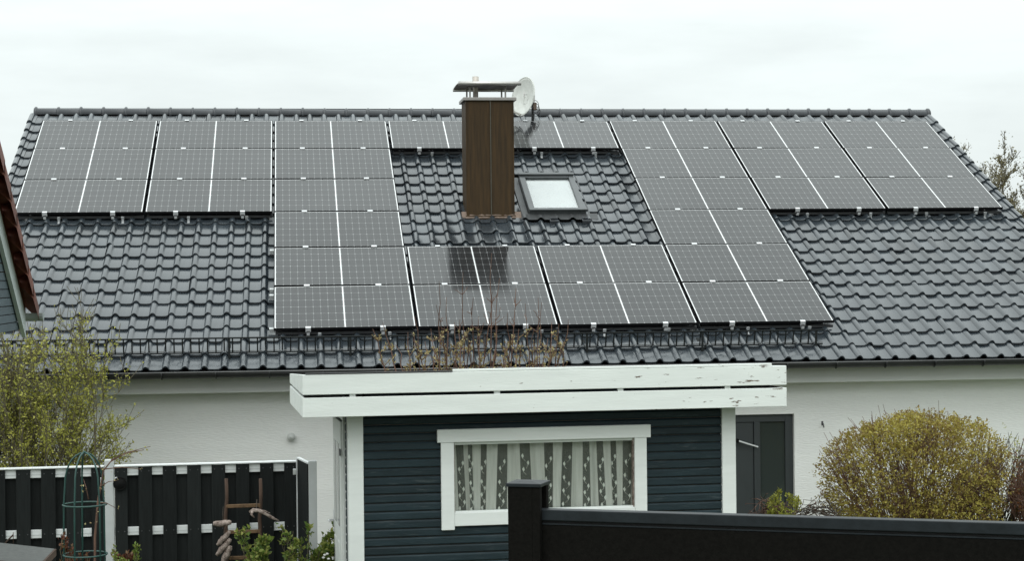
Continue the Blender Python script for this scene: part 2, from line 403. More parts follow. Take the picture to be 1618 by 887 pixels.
# photovoltaic cells printed under the glass (object coordinates of the glass, origin in its middle)
def pv_mat():
    m = bpy.data.materials.new('pv_glass'); m.use_nodes = True
    N, L, B = nodes(m)
    tc = N.new('ShaderNodeTexCoord'); sp = N.new('ShaderNodeSeparateXYZ'); L.new(tc.outputs['Object'], sp.inputs[0])
    def mth(op, a, b=None, c=None):
        n = N.new('ShaderNodeMath'); n.operation = op
        for i, v in enumerate((a, b, c)):
            if v is None: continue
            if isinstance(v, (int, float)): n.inputs[i].default_value = v
            else: L.new(v, n.inputs[i])
        return n.outputs[0]
    ax = mth('ABSOLUTE', sp.outputs['X']); ay = mth('ABSOLUTE', sp.outputs['Y'])
    PX, PY = 0.0912, 0.1822
    fx = mth('FRACT', mth('DIVIDE', mth('SUBTRACT', ax, 0.0125), PX)); fy = mth('FRACT', mth('DIVIDE', sp.outputs['Y'], PY))
    dx = mth('MULTIPLY', mth('MINIMUM', fx, mth('SUBTRACT', 1.0, fx)), PX)
    dy = mth('MULTIPLY', mth('MINIMUM', fy, mth('SUBTRACT', 1.0, fy)), PY)
    line = mth('MAXIMUM', mth('LESS_THAN', dx, 0.0018), mth('LESS_THAN', dy, 0.0026))
    dia = mth('LESS_THAN', mth('ADD', dx, dy), 0.0115)
    margin = mth('MAXIMUM', mth('LESS_THAN', ax, 0.0070), mth('MAXIMUM', mth('GREATER_THAN', ax, 0.8385), mth('GREATER_THAN', sp.outputs['Y'], 0.5490)))
    bus = mth('LESS_THAN', mth('ABSOLUTE', mth('SUBTRACT', mth('FRACT', mth('DIVIDE', sp.outputs['Y'], PY / 9)), 0.5)), 0.04)
    oi = N.new('ShaderNodeObjectInfo')
    nz = N.new('ShaderNodeTexNoise'); nz.inputs['Scale'].default_value = 2.0; L.new(tc.outputs['Object'], nz.inputs['Vector'])
    cell = N.new('ShaderNodeMix'); cell.data_type = 'RGBA'
    cell.inputs['A'].default_value = (0.012, 0.0125, 0.0135, 1); cell.inputs['B'].default_value = (0.020, 0.021, 0.022, 1)
    L.new(mth('MULTIPLY_ADD', oi.outputs['Random'], 0.5, mth('MULTIPLY', nz.outputs['Fac'], 0.5)), cell.inputs['Factor'])
    def over(a, c, fac):
        n = N.new('ShaderNodeMix'); n.data_type = 'RGBA'; L.new(a, n.inputs['A']); n.inputs['B'].default_value = (*c, 1); L.new(fac, n.inputs['Factor'])
        return n.outputs['Result']
    c = over(cell.outputs['Result'], (0.045, 0.046, 0.047), bus)
    c = over(c, (0.13, 0.133, 0.135), line)
    c = over(c, (0.24, 0.245, 0.245), dia)
    c = over(c, (0.68, 0.69, 0.69), margin)
    L.new(c, B.inputs['Base Color'])
    gp = N.new('ShaderNodeNewGeometry'); dn = N.new('ShaderNodeTexNoise'); dn.inputs['Scale'].default_value = 1.1; dn.inputs['Detail'].default_value = 7
    L.new(gp.outputs['Position'], dn.inputs['Vector'])
    dr_ = N.new('ShaderNodeMapRange'); dr_.inputs['From Min'].default_value = 0.35; dr_.inputs['From Max'].default_value = 0.7; dr_.inputs['To Min'].default_value = 0.05; dr_.inputs['To Max'].default_value = 0.16
    L.new(dn.outputs['Fac'], dr_.inputs['Value']); L.new(dr_.outputs[0], B.inputs['Roughness'])
    B.inputs['IOR'].default_value = 1.41
    bp = N.new('ShaderNodeBump'); bp.inputs['Strength'].default_value = 0.02; bp.inputs['Distance'].default_value = 0.01
    n2 = N.new('ShaderNodeTexNoise'); n2.inputs['Scale'].default_value = 3.0; L.new(tc.outputs['Object'], n2.inputs['Vector'])
    L.new(n2.outputs['Fac'], bp.inputs['Height']); L.new(bp.outputs[0], B.inputs['Normal'])
    return m
M['pv'] = pv_mat()

# grass
M['grass'] = mat('grass_ground', (0.035, 0.055, 0.018), 0.9, 0.4, 1.5, bump=0.6, bscale=30, color2=(0.065, 0.075, 0.03))
LEAF = {
    'spring': leaf_mat('spring_leaf', (0.20, 0.21, 0.035), (0.34, 0.345, 0.06), (0.47, 0.45, 0.11)),
    'bush': leaf_mat('bush_leaf', (0.170, 0.105, 0.040), (0.285, 0.235, 0.045), (0.45, 0.395, 0.095)),
    'olive': leaf_mat('olive_leaf', (0.075, 0.062, 0.018), (0.12, 0.11, 0.026), (0.17, 0.165, 0.04)),
    'red': leaf_mat('red_leaf', (0.10, 0.035, 0.012), (0.16, 0.06, 0.02), (0.12, 0.10, 0.03)),
    'green': leaf_mat('green_leaf', (0.06, 0.11, 0.02), (0.14, 0.20, 0.035), (0.30, 0.30, 0.08)),
    'bud': leaf_mat('bud', (0.22, 0.15, 0.07), (0.36, 0.30, 0.14), (0.45, 0.40, 0.20)),
    'copper': leaf_mat('copper_leaf', (0.10, 0.035, 0.022), (0.15, 0.055, 0.03), (0.14, 0.09, 0.04)),
    'far': leaf_mat('far_leaf', (0.13, 0.11, 0.06), (0.18, 0.155, 0.08), (0.22, 0.20, 0.09)),
}

# ------------------------------------------------------------------ ground
def gz(y):                                  # garden rises gently from the house towards the viewer
    t = min(max((-8.0 - y) / 15.0, 0), 1)
    return 1.3 * t
g = MB()
ys = [-900, -60, -28, -23, -20, -17, -14, -11, -8, -4, 40, 900]
for i, y in enumerate(ys):
    g.v += [(x, y, gz(y)) for x in (-900, -40, 7, 60, 900)]
for i in range(len(ys) - 1):
    for k in range(4):
        g.f.append((i * 5 + k, i * 5 + k + 1, (i + 1) * 5 + k + 1, (i + 1) * 5 + k)); g.sm.append(True); g.mi.append(0)
setp(g.build('ground', M['grass']), kind='structure')

# ------------------------------------------------------------------ house
PIT = 0.4589965
CP, SP = math.cos(PIT), math.sin(PIT)
O0 = Vector((0, 0, 6.226773))                          # panel plane: top-left corner of the array
def RP(x, s, n=0.0):                                   # roof point: across, up the slope, off the panel plane
    return Vector((x, s * CP - n * SP, O0.z + s * SP + n * CP))
ROOF_R = Matrix.Rotation(PIT, 4, 'X')
RX0, RX1 = -0.235, 14.24
TP, TG = 0.2255, 0.3415
S_EAVE = -7.645
TN = -0.155                                            # pan level of the tiles below the panel plane
NROW = 24
S_RIDGE = 0.76
WALL_Y = -6.2

house = thing('house', 'white plastered house with anthracite tiled roof carrying solar panels', 'house', (7.0, WALL_Y, 0.0))
HL = Vector((7.0, WALL_Y, 0.0))
# walls: front wall with a doorway, gables, back wall
DX0, DX1, DZ1 = 8.55, 9.93, 2.02
apex = RP(7, S_RIDGE, TN - 0.08)
w = MB()
w.box(-0.05, DX0, WALL_Y, WALL_Y + 0.32, -0.1, 2.60)
w.box(DX1, 14.05, WALL_Y, WALL_Y + 0.32, -0.1, 2.60)
w.box(DX0, DX1, WALL_Y, WALL_Y + 0.32, DZ1, 2.60)
wall = w.build('wall', M['plaster'], house, world=True)
YB = 2 * apex.y - WALL_Y
for x0, x1 in ((-0.05, 0.25), (13.75, 14.05)):
    w = MB()
    w.prism([(WALL_Y + 0.32, -0.1), (YB, -0.1), (YB, 2.6), (apex.y, apex.z - 0.15), (WALL_Y + 0.32, 2.66)], 'x', x0, x1)
    w.build('gable_wall', M['plaster'], house, world=True)
w = MB(); w.box(0.25, 13.75, YB - 0.3, YB, -0.1, 2.6); w.build('back_wall', M['plaster'], house, world=True)
# boxed eave
e = MB(); e.box(-0.2, 14.2, -6.52, WALL_Y - 0.003, 2.425, 2.70)
e.build('eave_box', M['eave'], house, world=True, bevel=0.006)
# roof deck
d = MB()
a0, a1 = RP(0, S_EAVE + 0.02, TN - 0.03), RP(0, S_RIDGE, TN - 0.03)
b0, b1 = RP(0, S_EAVE + 0.02, TN - 0.10), RP(0, S_RIDGE, TN - 0.10)
yb = 2 * a1.y - a0.y
d.prism([(a0.y, a0.z), (a1.y, a1.z), (yb, a0.z), (yb, b0.z), (b1.y, b1.z), (b0.y, b0.z)], 'x', RX0 + 0.03, RX1 - 0.03)
roof = d.build('roof', M['dark'], house, world=True)
bk = MB(); bk.prism([(a1.y + 0.02, a1.z + 0.03), (yb + 0.1, a0.z), (yb + 0.1, a0.z + 0.05), (a1.y + 0.02, a1.z + 0.09)], 'x', RX0, RX1)
bk.build('back_slope', M['tile'], roof, world=True)

# one pantile: roll around x=0, pan to the right
def tile_profile():
    pts = []
    for i in range(7):
        t = i / 6.0
        pts.append((-0.044 + 0.088 * t, 0.040 * math.sin(math.pi * t) ** 0.8 + 0.004))
    pts += [(0.052, 0.0005), (0.115, -0.003), (0.168, 0.000), (0.178, 0.008), (0.188, 0.009)]
    return pts
TPR = tile_profile()
def tile_geo(length=0.372, lip=0.026):
    vs, fs, sm = [], [], []
    n = len(TPR)
    for yy, zz in ((0.0, lip), (0.012, lip + 0.004), (length, lip - lip * length / TG)):
        vs += [(x, yy, z + zz) for x, z in TPR]
    for r in range(2):
        for i in range(n - 1): fs.append((r * n + i, r * n + i + 1, (r + 1) * n + i + 1, (r + 1) * n + i)); sm.append(True)
    k = len(vs)
    vs += [(x, 0.0, z + lip) for x, z in TPR] + [(x, 0.004, z + lip - 0.024) for x, z in TPR]
    for i in range(n - 1): fs.append((k + i, k + n + i, k + n + i + 1, k + i + 1)); sm.append(False)
    return vs, fs, sm
tv, tf, tsm = tile_geo()
tile_me = bpy.data.meshes.new('tile'); tile_me.from_pydata(tv, [], tf); tile_me.polygons.foreach_set('use_smooth', tsm); tile_me.materials.append(M['tile'])
# panels occupied cells (column, row)
PW, PH, PXP, PYP = 1.722, 1.134, 1.7486, 1.151
OCC = [(c, 0) for c in range(8)] + [(c, r) for r in (1, 2) for c in (0, 1, 2, 5, 6, 7)] + [(c, 3) for c in (2, 5)] + [(c, r) for r in (4, 5) for c in (2, 3, 4, 5)]
def covered(x, s):
    for c, r in OCC:
        if c * PXP + 0.02 < x < c * PXP + PW + 0.0 and -(r + 1) * PYP + 0.22 < s < -r * PYP + 0.05: return True
    return False
SKY = (7.02, 7.90, -3.43, -2.03)       # roof window footprint x0,x1,s0,s1
CHX0, CHX1, CHY = 6.165, 6.845, -3.005
cand = []
for k in range(NROW):
    s = S_EAVE + k * TG
    for j in range(64):
        x = -0.01 + (j - 1) * TP
        if x < RX0 + 0.05 - 0.1 or x > RX1 - 0.1: continue
        if SKY[0] - 0.02 < x + 0.07 < SKY[1] + 0.02 and SKY[2] - 0.12 < s < SKY[3] - 0.12: continue
        jit = (rng.gauss(0, 0.0035), rng.gauss(0, 0.003), rng.gauss(0, 0.0022), rng.gauss(0, 0.010), rng.gauss(0, 0.006))
        P = RP(x + 0.07, s + 0.15, TN)
        u, v, D = proj(P)
        vis = (0 < u < 1618) and (v < 582) and not covered(x + 0.07, s + 0.12)
        if u < 65 and v > 260: vis = False
        if CHX0 < x < CHX1 and -3.4 < s < -1.5: vis = False
        cand.append((vis, -D, x, s, jit))
cand.sort(key=lambda c: (not c[0], -c[1]))
def tile_matrix(x, s, jit):
    return (Matrix.Translation(RP(x + jit[0], s + jit[1], TN + jit[2] * 0.6)) @ ROOF_R @ Matrix.Rotation(jit[3], 4, 'X') @ Matrix.Rotation(jit[4], 4, 'Z'))
Hinv = Matrix.Translation(-HL)
rest_v, rest_f, rest_s = [], [], []
for i, (vis, _, x, s, jit) in enumerate(cand):
    Mx = Hinv @ tile_matrix(x, s, jit)
    if i < 300:
        o = bpy.data.objects.new('tile', tile_me); col.objects.link(o); o.parent = roof
        o.matrix_basis = Mx
    else:
        n0 = len(rest_v); rest_v += [tuple(Mx @ Vector(v)) for v in tv]
        rest_f += [tuple(a + n0 for a in f) for f in tf]; rest_s += tsm
me = bpy.data.meshes.new('tile_field'); me.from_pydata(rest_v, [], rest_f); me.polygons.foreach_set('use_smooth', rest_s)
setp(link('tile_field', me, M['tile'], roof), kind='stuff')
# verge tiles: side flaps stepping down both edges
for xe, sg in ((-0.19, -1), (RX1 - 0.075, 1)):
    vm = MB()
    xo = xe + sg * 0.045
    prof = [(-0.085, -0.004), (-0.046, 0.006), (-0.034, 0.028), (-0.012, 0.042), (0.016, 0.036), (0.036, 0.010), (0.040, -0.09)]
    vs = []
    for yy, zz in ((0.0, 0.028), (0.37, 0.0)):
        vs += [(sg * px, yy, pz + zz) for px, pz in prof]
    n = len(prof)
    fs = [(i, i + 1, n + i + 1, n + i) for i in range(n - 1)]
    vs += [(sg * px, 0.0, pz + 0.028 - 0.02) for px, pz in prof]
    fs += [(i, 2 * n + i, 2 * n + i + 1, i + 1) for i in range(n - 1)]
    vm.add(vs, fs, False)
    proto = None
    for k in range(NROW):
        Mx = Hinv @ Matrix.Translation(RP(xo, S_EAVE + k * TG, TN + 0.012)) @ ROOF_R
        if proto is None:
            proto = vm.build('verge_tile', M['tile'], roof); o = proto
        else:
            o = bpy.data.objects.new('verge_tile', proto.data); col.objects.link(o); o.parent = roof
        o.matrix_basis = Mx
# ridge tiles
rp = RP(0, S_RIDGE, TN)
rm = MB()
RT = 0.3445
def arc(r, y0, z0):
    return [(y0 + r * math.cos(math.radians(a)) * 1.15, z0 + r * math.sin(math.radians(a))) for a in (-20, 10, 40, 70, 90, 110, 140, 170, 200)]
prof = [(0.0, 0.078), (0.018, 0.100), (0.042, 0.102), (0.060, 0.079), (0.36, 0.074)]
vs, fs = [], []
for x, r in prof: vs += [(x, y, z) for y, z in arc(r, 0, 0)]
for i in range(len(prof) - 1):
    for k in range(8): fs.append((i * 9 + k, i * 9 + k + 1, (i + 1) * 9 + k + 1, (i + 1) * 9 + k))
fs.append(tuple(range(9)))
rm.add(vs, fs, True)
proto = None
k = 0; x = RX0 + 0.01
while x < RX1 - 0.25:
    if proto is None: proto = rm.build('ridge_tile', M['ridge'], roof); o = proto
    else:
        o = bpy.data.objects.new('ridge_tile', proto.data); col.objects.link(o); o.parent = roof
    sag = -0.012 * math.sin(math.pi * (x - RX0) / (RX1 - RX0)) ** 2
    o.location = Vector((x, rp.y, rp.z - 0.020 + sag + rng.gauss(0, 0.002))) - HL
    o.rotation_euler = (0, rng.gauss(0, 0.006), 0)
    x += RT
# end knob of the ridge
m = MB(); m.lathe([(0.0, 0), (0.08, 0), (0.102, 0.02), (0.102, 0.05), (0.08, 0.07), (0.0, 0.07)], (RX1 - 0.03, rp.y, rp.z - 0.02), 14, Matrix.Rotation(math.pi / 2, 4, 'Y'))
m.build('ridge_end', M['ridge'], roof, world=True)
# gutter
ge = RP(0, S_EAVE, TN)
gy, gzz = ge.y - 0.035, ge.z - 0.012
gm = MB(); vs, fs = [], []
for x in (RX0, RX1 + 0.01):
    for i in range(9):
        a = math.pi + math.pi * i / 8
        vs.append((x, gy - 0.03 + 0.068 * math.cos(a), gzz + 0.068 * math.sin(a)))
for i in range(8): fs.append((i, i + 1, 9 + i + 1, 9 + i))
gm.add(vs, fs, True)
gut = gm.build('gutter', M['gutter'], house, world=True)
sm_ = gut.modifiers.new('solid', 'SOLIDIFY'); sm_.thickness = 0.004
rmm = MB(); rmm.tube([(RX0, gy - 0.098, gzz + 0.004), (RX1 + 0.01, gy - 0.098, gzz + 0.004)], 0.0085, 8)
rmm.build('gutter_rim', M['rim'], gut, world=True)
x = 0.35; proto = None
while x < 14.2:
    b = MB(); vs = [(0, gy - 0.03 + 0.074 * math.cos(math.pi + math.pi * i / 8), gzz + 0.074 * math.sin(math.pi + math.pi * i / 8)) for i in range(9)]
    b.tube(vs, 0.008, 5)
    if proto is None: proto = b.build('gutter_bracket', M['gutter'], gut, world=True); o = proto; px0 = x
    else:
        o = bpy.data.objects.new('gutter_bracket', proto.data); col.objects.link(o); o.parent = gut
    o.location = (x, 0, 0)
    x += 0.62

# snow guard: a low ladder of bars along the eave
sgx0, sgx1 = RX0 + 0.1, 10.20
sg = setp(bpy.data.objects.new('snow_guard', None)); col.objects.link(sg); sg.parent = house
s_sg = -7.285
nb, nt = TN + 0.045, TN + 0.225
for nn, rr, ss, mt in ((nb, 0.009, s_sg, 'snow'), (nt, 0.0105, s_sg + 0.03, 'snow'), (nb + 0.02, 0.006, s_sg + 0.004, 'rim')):
    b = MB(); b.tube([RP(sgx0, ss, nn), RP(sgx1 + 0.02, ss, nn)], rr, 6); b.build('rail', M[mt], sg, world=True)
b = MB(); b.bar(RP(0, s_sg, nb), RP(0, s_sg + 0.03, nt), 0.016, 0.010)
proto = b.build('bar', M['snow'], sg, world=True); me = proto.data
x = sgx0 + 0.03; first = True
while x < sgx1:
    if first: o = proto; first = False
    else:
        o = bpy.data.objects.new('bar', me); col.objects.link(o); o.parent = sg
    o.location = (x, 0, 0); x += 0.0975
b = MB(); b.bar(RP(0, s_sg - 0.06, nb - 0.05), RP(0, s_sg + 0.035, nt + 0.005), 0.026, 0.014); b.bar(RP(0, s_sg - 0.07, nb - 0.045), RP(0, s_sg + 0.25, nb - 0.03), 0.03, 0.008)
proto = b.build('support', M['snow'], sg, world=True); me = proto.data
x = sgx0 + 0.25; first = True
while x < sgx1:
    if first: o = proto; first = False
    else:
        o = bpy.data.objects.new('support', me); col.objects.link(o); o.parent = sg
    o.location = (x, 0, 0); x += 1.43

# chimney, clad in brown sheet metal
CD = 0.56
czb, czt = 4.55, 6.245
ch = MB()
ch.box(CHX0, CHX1, CHY, CHY + CD, czb, czt)
chim = ch.build('chimney', M['copper'], house, world=True, bevel=0.006)
chim['label'] = 'brown sheet metal clad chimney'
cxm = CHX0 + (CHX1 - CHX0) * 0.512
b = MB(); b.box(cxm - 0.006, cxm + 0.008, CHY - 0.016, CHY + 0.01, czb + 0.09, czt - 0.003); b.build('seam', M['seam'], chim, world=True, bevel=0.003)
for xx in (CHX0 + 0.004, CHX1 - 0.018):
    b = MB(); b.box(xx, xx + 0.014, CHY - 0.007, CHY + 0.01, czb + 0.09, czt - 0.003); b.build('seam', M['copper'], chim, world=True)
b = MB(); b.box(CHX0 - 0.035, CHX1 + 0.035, CHY - 0.035, CHY + CD + 0.035, czt, czt + 0.045); b.build('cap_plate', M['cap'], chim, world=True, bevel=0.006)
b = MB(); b.box(CHX0 - 0.015, CHX1 + 0.015, CHY - 0.012, CHY + 0.05, czb + 0.02, czb + 0.085); b.build('foot_flashing', M['copper'], chim, world=True, bevel=0.006)
# mortar fillet at the foot
b = MB(); n = 26
vs, fs = [], []
for i in range(n + 1):
    x = CHX0 - 0.07 + (CHX1 - CHX0 + 0.16) * i / n
    h = 0.045 + 0.012 * math.sin(i * 1.7) + rng.uniform(-0.008, 0.008)
    yb0 = -0.10 - rng.uniform(0, 0.03)
    base = RP(x, 0, 0)
    s0 = (CHY - 0.0) / CP - 0.055
    vs += [tuple(RP(x, s0 + 0.055, TN + 0.085 + h * 0.2)), tuple(RP(x, s0 + 0.012, TN + 0.066 + rng.uniform(-.006, .006))), tuple(RP(x, s0 + yb0 * 0.4 + 0.02, TN + 0.035))]
for i in range(n):
    for k in range(2): fs.append((i * 3 + k, i * 3 + k + 1, i * 3 + k + 4, i * 3 + k + 3))
b.add(vs, fs, True); b.build('mortar_fillet', M['mortar'], chim, world=True)
# weather hood on legs, flue pipe through it
hz = 6.452
b = MB()
vs = []; nn = 12
hx0, hx1, hy0, hy1 = 6.06, 6.93, CHY - 0.12, CHY + CD + 0.14
for x in (hx0, hx1):
    for i in range(nn + 1):
        t = i / nn; y = hy0 + (hy1 - hy0) * t
        z = hz + 0.03 + 0.012 * math.sin(math.pi * t) + 0.0
        vs.append((x, y, z))
fs = [(i, i + 1, nn + 2 + i, nn + 1 + i) for i in range(nn)]
b.add(vs, fs, True)
hood = b.build('hood', M['hood'], chim, world=True)
so = hood.modifiers.new('solid', 'SOLIDIFY'); so.thickness = 0.012
b = MB(); b.tube([(hx0 - 0.004, hy0, hz + 0.022), (hx1 + 0.004, hy0, hz + 0.022)], 0.030, 12); b.build('hood_rolled_edge', M['steel'], chim, world=True)
b = MB(); b.tube([(hx0 - 0.004, hy1, hz + 0.012), (hx1 + 0.004, hy1, hz + 0.012)], 0.024, 10)
b.build('hood_rolled_edge', M['steel'], chim, world=True)
for x in (CHX0 + 0.06, CHX1 - 0.12):
    for y in (CHY + 0.05, CHY + CD - 0.06):
        b = MB(); b.box(x, x + 0.022, y, y + 0.022, czt + 0.045, hz + 0.03); b.build('hood_leg', M['cap'], chim, world=True)
b = MB(); b.lathe([(0.05, 0), (0.05, 0.02), (0.038, 0.022), (0.038, 0.16)], (6.325, CHY + 0.16, czt + 0.04), 16); b.lathe([(0.046, 0), (0.046, 0.105), (0.0, 0.108)], (6.325, CHY + 0.14, hz + 0.040), 16)
b.build('flue_pipe', M['flue'], chim, world=True)

# roof window
wx0, wx1, ws0, ws1 = 7.055, 7.865, -3.36, -2.07
def rbox(mb, x0, x1, s0, s1, n0, n1):
    mb.obox(Matrix.Translation(RP((x0 + x1) / 2, (s0 + s1) / 2, (n0 + n1) / 2)) @ ROOF_R, x1 - x0, s1 - s0, n1 - n0)
rw = setp(bpy.data.objects.new('roof_window', None)); col.objects.link(rw); rw.parent = house
rw['label'] = 'grey framed roof window with pale sheet under the glass'
wb, wt = TN - 0.05, TN + 0.115
for nm, a in (('frame', (wx0, wx0 + 0.085, ws0, ws1)), ('frame', (wx1 - 0.085, wx1, ws0, ws1)), ('frame', (wx0 + 0.085, wx1 - 0.085, ws1 - 0.10, ws1 - 0.002)), ('frame', (wx0 + 0.085, wx1 - 0.085, ws0 + 0.002, ws0 + 0.07))):
    b = MB(); rbox(b, *a, wb, wt); b.build(nm, M['winframe'], rw, world=True, bevel=0.008)
b = MB(); rbox(b, wx0 - 0.01, wx1 + 0.01, ws1 - 0.05, ws1 + 0.025, wt + 0.001, wt + 0.03); b.build('hood_cover', M['winframe'], rw, world=True, bevel=0.01)
b = MB(); rbox(b, wx0 - 0.005, wx1 + 0.005, ws0 - 0.02, ws0 + 0.05, wt + 0.001, wt + 0.022); b.build('sill_cover', M['winframe'], rw, world=True, bevel=0.008)
b = MB(); rbox(b, wx0 + 0.085, wx1 - 0.085, ws0 + 0.07, ws1 - 0.10, wt - 0.05, wt - 0.045); b.build('pale_sheet', M['pale_sheet'], rw, world=True)  # plain pale sheet just below the glass
b = MB(); rbox(b, wx0 + 0.085, wx1 - 0.085, ws0 + 0.07, ws1 - 0.10, wt - 0.03, wt - 0.026); b.build('pane', glass_mat('roof_glass', (0.97, 0.98, 0.98)), rw, world=True)
for xa, xb in ((wx0 - 0.10, wx0 - 0.003), (wx1 + 0.003, wx1 + 0.07)):
    b = MB(); rbox(b, xa, xb, ws0 - 0.05, ws1 + 0.08, TN - 0.01, TN + 0.035); b.build('side_flashing', M['lead'], rw, world=True, bevel=0.006)
# lower apron, dressed over the tile rolls
b = MB(); vs, fs = [], []; n = 60
for i in range(n + 1):
    x = wx0 - 0.14 + (wx1 - wx0 + 0.30) * i / n
    ph = ((x + 0.01) / TP) % 1.0
    bump_ = 0.038 * max(0.0, math.cos((ph if ph < 0.5 else ph - 1) * math.pi / 0.42)) if abs(ph if ph < 0.5 else ph - 1) < 0.21 else 0
    vs += [tuple(RP(x, ws0 + 0.01, TN + 0.06)), tuple(RP(x, ws0 - 0.06, TN + 0.034 + bump_ * 0.8)), tuple(RP(x, ws0 - 0.125, TN + 0.028 + bump_))]
for i in range(n):
    for k in range(2): fs.append((i * 3 + k, i * 3 + k + 1, i * 3 + k + 4, i * 3 + k + 3))
b.add(vs, fs, True); b.build('apron', M['lead'], rw, world=True)
for xx in (7.32, 7.78):
    b = MB(); rbox(b, xx, xx + 0.12, -3.63, -3.615, TN + 0.03, TN + 0.075); rbox(b, xx, xx + 0.012, -3.615, -3.52, TN + 0.03, TN + 0.06); rbox(b, xx + 0.002, xx + 0.12, -3.52, -3.50, TN + 0.03, TN + 0.07)
    b.build('vent_tile_lug', M['ridge'], roof, world=True, bevel=0.003)

# front door of the house, anthracite with a side light
dr = MB()
fy0, fy1 = WALL_Y + 0.06, WALL_Y + 0.15
for a in ((DX0, DX0 + 0.10, 0, DZ1), (DX1 - 0.10, DX1, 0, DZ1), (DX0 + 0.10, DX1 - 0.10, DZ1 - 0.10, DZ1), (9.43, 9.51, 0, DZ1 - 0.10)):
    dr.box(a[0], a[1], fy0, fy1, a[2], a[3])
door = dr.build('door', M['anth'], house, world=True, bevel=0.005)
b = MB(); b.box(DX0 + 0.104, 9.426, fy0 + 0.018, fy1 - 0.01, 0.02, DZ1 - 0.104); b.build('leaf', M['anth'], door, world=True, bevel=0.004)
b = MB(); b.box(9.512, DX1 - 0.102, fy0 + 0.03, fy0 + 0.036, 0.05, DZ1 - 0.102); b.build('pane', glass_mat('door_glass', (0.2, 0.25, 0.22), 0.02, 0.9, (0.040, 0.050, 0.046)), door, world=True)
hp = atY(1166, 697, fy0 - 0.05); hq = atY(1198, 707, fy0 - 0.05)
b = MB(); b.bar(hp, hq, 0.014, 0.018); b.build('handle', M['rail_al'], door, world=True, bevel=0.003)
b = MB(); b.box(hp[0] - 0.05, hp[0] + 0.012, fy0 - 0.06, fy0 + 0.02, hp[2] - 0.025, hp[2] + 0.02); b.build('handle_mount', M['cloth'], door, world=True)
b = MB(); b.box(DX0 - 0.1, DX1 + 0.1, WALL_Y - 0.9, WALL_Y - 0.003, -0.05, 0.06); b.build('door_step', M['mortar'], house, world=True, bevel=0.01)

# wall lamp (round) and a hook on the wall
lp = atY(460, 691, WALL_Y - 0.05)
wlamp = thing('wall_lamp', 'small round pale wall lamp on the white house wall', 'lamp', tuple(lp))
b = MB(); b.lathe([(0, -0.05), (0.03, -0.045), (0.048, -0.02), (0.052, 0.0), (0.045, 0.025), (0.0, 0.045)], lp, 14, Matrix.Rotation(math.pi / 2, 4, 'X')); b.build('globe', M['lamp'], wlamp, world=True)
b = MB(); b.box(lp[0] - 0.035, lp[0] + 0.035, WALL_Y - 0.022, WALL_Y - 0.002, lp[2] - 0.035, lp[2] + 0.035); b.build('base_plate', M['white_door'], wlamp, world=True, bevel=0.004)
hk = atY(1300, 672, WALL_Y - 0.02)
whook = thing('wall_hook', 'tiny dark hook on the white wall right of the grey door', 'hook', tuple(hk))
b = MB(); b.tube([(hk[0], WALL_Y - 0.002, hk[2] + 0.02), (hk[0], WALL_Y - 0.05, hk[2] + 0.015), (hk[0], WALL_Y - 0.06, hk[2] - 0.015), (hk[0] + 0.005, WALL_Y - 0.05, hk[2] - 0.03)], 0.007, 6); b.build('hook_bar', M['alu_dark'], whook, world=True)
b = MB(); b.box(hk[0] - 0.012, hk[0] + 0.012, WALL_Y - 0.006, WALL_Y - 0.001, hk[2] - 0.01, hk[2] + 0.045); b.build('wall_plate', M['alu_dark'], whook, world=True)

# ------------------------------------------------------------------ solar panels
ORD = ['first', 'second', 'third', 'fourth', 'fifth', 'sixth', 'seventh', 'eighth']
ROWN = ['top row by the ridge', 'second row down', 'third row down', 'fourth row down', 'fifth row down', 'bottom row above the snow guard']
T = 0.032
pf = MB(); fw = 0.011
for a in ((-PW / 2, -PW / 2 + fw, -PH / 2, PH / 2), (PW / 2 - fw, PW / 2, -PH / 2, PH / 2), (-PW / 2 + fw, PW / 2 - fw, -PH / 2, -PH / 2 + fw), (-PW / 2 + fw, PW / 2 - fw, PH / 2 - fw, PH / 2)):
    pf.box(a[0], a[1], a[2], a[3], -T, 0.0)
pf.box(-PW / 2 + fw, PW / 2 - fw, -PH / 2 + fw, PH / 2 - fw, -0.012, -0.0085)
pg = MB(); pg.box(-PW / 2 + fw, PW / 2 - fw, -PH / 2 + fw, PH / 2 - fw, -0.0065, -0.0018)
pfme = pgme = None
for c, r in OCC:
    inrow = sorted(cc for cc, rr in OCC if rr == r)
    i = inrow.index(c)
    if len(inrow) == 2: lab = ('left' if i == 0 else 'right') + ' one of the two solar panels in the ' + ROWN[r]
    elif i == 0: lab = 'leftmost dark solar panel in the ' + ROWN[r] + ' of the roof'
    elif i == len(inrow) - 1: lab = 'rightmost dark solar panel in the ' + ROWN[r] + ' of the roof'
    else: lab = 'dark solar panel, %s from the left in the %s' % (ORD[i], ROWN[r])
    ctr = RP(c * PXP + PW / 2, -r * PYP - PH / 2, 0)
    p = bpy.data.objects.new('solar_panel', None); col.objects.link(p); p.empty_display_size = 0.1
    jx = Matrix.Rotation(rng.gauss(0, 0.003), 4, 'X') @ Matrix.Rotation(rng.gauss(0, 0.002), 4, 'Y')
    p.matrix_world = Matrix.Translation(ctr) @ ROOF_R @ jx
    setp(p, lab, 'solar panel', 'solar panels on the tiled roof')
    if pfme is None:
        a = pf.build('frame', M['frame'], p); b2 = pg.build('glass', M['pv'], p); pfme, pgme = a.data, b2.data
    else:
        for nm, me in (('frame', pfme), ('glass', pgme)):
            o = bpy.data.objects.new(nm, me); col.objects.link(o); o.parent = p

